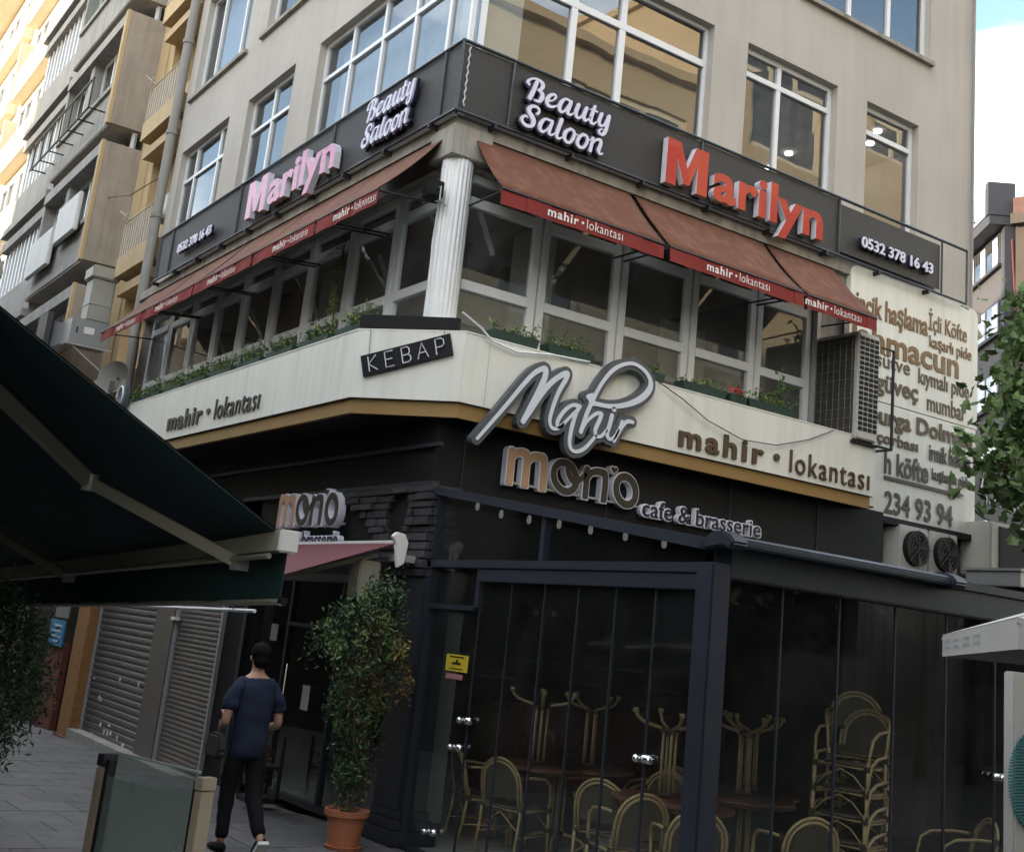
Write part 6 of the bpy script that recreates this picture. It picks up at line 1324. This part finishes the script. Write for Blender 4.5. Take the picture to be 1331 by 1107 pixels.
# face towards +y (away); brow, nose and jaw kept simple but present
part('nose', G().ball((mp0.x, mp0.y+.115, mp0.z+1.37), .013, 8, 6, (1, 1.2, 1.5)), 'skin', man, smooth='all')
for s in (-1, 1): part('eye', G().ball((mp0.x+s*.028, mp0.y+.098, mp0.z+1.395), .010, 8, 6), 'interior_white', man, smooth='all')
hair = G().ball((mp0.x, mp0.y+.012, mp0.z+1.415), .081, 32, 24, (.90, 1.06, .98)); hair.v = [(x, y, z) if z > mp0.z+1.352+.5*max(0, y-mp0.y-.02) else (x, y, mp0.z+1.352+.5*max(0, y-mp0.y-.02)) for x, y, z in hair.v]
hair.v = [(x+noise.noise(Vector((x, y, z))*60)*.007, y+noise.noise(Vector((y, z, x))*60)*.004, z+noise.noise(Vector((z, x, y))*50)*.004) for x, y, z in hair.v]
part('hair', hair, 'hair', man, smooth='all'); part('hair_nape', G().ball((mp0.x, mp0.y-.018, mp0.z+1.362), .062, 24, 16, (.98, .92, 1.0)), 'hair', man, smooth='all')
T0 = (0, .005, .60, .180, .138); T1 = (0, .005, .74, .182, .138); T2 = (0, .008, .92, .172, .125); T3 = (0, .012, 1.06, .185, .125); T4 = (0, .01, 1.165, .13, .095); T5 = (0, .015, 1.225, .058, .055)
def sleeve(s): return [T4, (s*.12, .01, 1.18, .066), (s*.185, .0, 1.125, .068), (s*.222, -.015, 1.03, .070), (s*.232, -.018, .98, .070)]
shirt = chain([[T0, T1, T2, T3, T4, T5], sleeve(-1), sleeve(1)])
shirt.v = [(x+noise.noise(Vector((x*9, y*9, z*14)))*.012+noise.noise(Vector((x*22, y*20, z*9)))*.006, y+noise.noise(Vector((x*8+5, y*9, z*16)))*.018+noise.noise(Vector((x*20, y*20, z*30)))*.006, max(z, mp0.z+.655+.012*math.sin(x*30))) for x, y, z in shirt.v]; part('t_shirt', shirt, 'shirt', man, smooth='all')
P0_ = (0, 0, .76, .14, .108)
trs = chain([[(0, 0, .86, .11, .085), P0_], [P0_, (-.082, .0, .70, .098, .108), (-.095, .03, .58, .092), (-.10, .05, .42, .074), (-.10, .045, .22, .064), (-.10, .03, .075, .058)], [P0_, (.082, .0, .70, .098, .108), (.088, -.02, .58, .092), (.085, -.04, .42, .074), (.085, -.175, .25, .064), (.085, -.28, .14, .056)]])
trs.v = [(x+noise.noise(Vector((x*10, y*10, z*15+3)))*.009, y+noise.noise(Vector((x*9+2, y*9, z*15)))*.010, z) for x, y, z in trs.v]; part('trousers', trs, 'trousers', man, smooth='all')
def shoe(M, tg):
    g = G().add([tuple(M @ Vector(p)) for p in [(-.038, -.09, 0), (.038, -.09, 0), (.045, .04, 0), (.036, .13, 0), (-.036, .13, 0), (-.045, .04, 0), (-.036, -.088, .06), (.036, -.088, .06), (.04, .03, .065), (.028, .12, .035), (-.028, .12, .035), (-.04, .03, .065)]], [(5, 4, 3, 2, 1, 0), (6, 7, 8, 9, 10, 11)]+[(i, (i+1) % 6, 6+(i+1) % 6, 6+i) for i in range(6)])
    return part('shoe', g, tg, man, bevel=.012, smooth='all')
shoe(Matrix.Translation(mp0+Vector((-.105, .05, .0))), 'trousers'); sr = shoe(Matrix.Translation(mp0+Vector((.088, -.27, .045))) @ Matrix.Rotation(R(-52), 4, 'X'), 'trousers')
part('sole', G().add([tuple(Matrix.Translation(mp0+Vector((.088, -.27, .045))) @ Matrix.Rotation(R(-52), 4, 'X') @ Vector(p)) for p in [(-.04, -.095, -.016), (.04, -.095, -.016), (.047, .04, -.016), (.038, .135, -.016), (-.038, .135, -.016), (-.047, .04, -.016), (-.04, -.095, .012), (.04, -.095, .012), (.047, .04, .012), (.038, .135, .012), (-.038, .135, .012), (-.047, .04, .012)]], [(5, 4, 3, 2, 1, 0), (6, 7, 8, 9, 10, 11)]+[(i, (i+1) % 6, 6+(i+1) % 6, 6+i) for i in range(6)]), 'shoe_white', sr)
# hands with fingers, held together in front of the belly
for s in (-1, 1):
    hx, hy, hz_ = mp0.x+s*.085, mp0.y+.325, mp0.z+.94
    hnd = part('hand', skin([(hx+s*.012, hy-.025, hz_-.008), (hx, hy+.0, hz_), (hx-s*.015, hy+.035, hz_+.01)], [(0, 1), (1, 2)], [(.022, .016), (.030, .014), (.028, .012)], 0, 2), 'skin', man, smooth='all')
    for k in range(4):
        fx = hx-s*(.035-.018*k); fy = hy+.045-.006*abs(k-1); L_ = (.038, .044, .041, .032)[k]
        part('finger', skin([(fx, fy-.015, hz_+.010), (fx-s*.006, fy+L_*.5, hz_+.014), (fx-s*.016, fy+L_*.75, hz_-.002), (fx-s*.020, fy+L_*.6, hz_-.018)], [(0, 1), (1, 2), (2, 3)], [.0078, .0075, .007, .006], 0, 1), 'skin', hnd, smooth='all')
    part('thumb', skin([(hx-s*.022, hy-.005, hz_+.012), (hx-s*.045, hy+.012, hz_+.022), (hx-s*.052, hy+.035, hz_+.024)], [(0, 1), (1, 2)], [.010, .009, .007], 0, 1), 'skin', hnd, smooth='all')
ph = part('phone', G().box(mp0.x-.03, mp0.x+.03, mp0.y+.36, mp0.y+.367, mp0.z+.93, mp0.z+1.04), 'black', None, bevel=.003); tag(ph, 'small black phone held in front of the walking man', 'phone')
t = empty('shoulder_bag', (mp0.x-.27, mp0.y+.02, .62), 'small black bag at the left hip of the walking man', 'bag')
bg = G().add([(mp0.x-.275+.02*k, mp0.y+y, z) for k in (0, 4) for y, z in ((-.08, .64), (.16, .64), (.18, .70), (.13, .82), (-.05, .82), (-.1, .70))], [(0, 1, 2, 3, 4, 5), (11, 10, 9, 8, 7, 6)]+[(i, (i+1) % 6, 6+(i+1) % 6, 6+i) for i in range(6)])
part('bag_body', bg, 'bag_black', t, bevel=.02, smooth=True); part('strap', G().tube([(mp0.x-.23, mp0.y, .80), (mp0.x-.20, mp0.y+.13, .88), (mp0.x-.16, mp0.y+.22, .90), (mp0.x-.2, mp0.y+.13, .80)], .006, 6), 'bag_black', t)
# bottles crate by the door
t = empty('flower_stand', (4.95, 11.2, 0), 'small dark stand with reddish flowers beside the shop door', 'plant stand')
part('stand', G().box(4.8, 5.1, 11.0, 11.3, 0, .05).box(4.82, 5.08, 11.02, 11.28, .3, .33).box(4.8, 4.83, 11.0, 11.03, 0, .6).box(5.07, 5.1, 11.0, 11.03, 0, .6).box(4.8, 4.83, 11.27, 11.3, 0, .6).box(5.07, 5.1, 11.27, 11.3, 0, .6), 'dark_steel', t)
rg = np.random.default_rng(33); part('blossom', leaf_cloud([(4.95+rg.normal()*.06, 11.15+rg.normal()*.07, .42+rg.normal()*.05) for _ in range(120)], .035, .7, seed=31), 'leaf_brown', t, kind='stuff'); part('foliage', leaf_cloud([(4.95+rg.normal()*.07, 11.15+rg.normal()*.07, .2+rg.normal()*.07) for _ in range(200)], .04, .5, seed=32), 'leaf_dark', t, kind='stuff')

# ------------------------------------------------------------------ from plan units to metres
for me in bpy.data.meshes:
    if me.users: me.transform(Matrix.Scale(K, 4))
for o in col.objects:
    if o.type in {'MESH', 'EMPTY'}:
        o.location = o.location*K
        for md in o.modifiers:
            if md.type == 'SOLIDIFY': md.thickness *= K
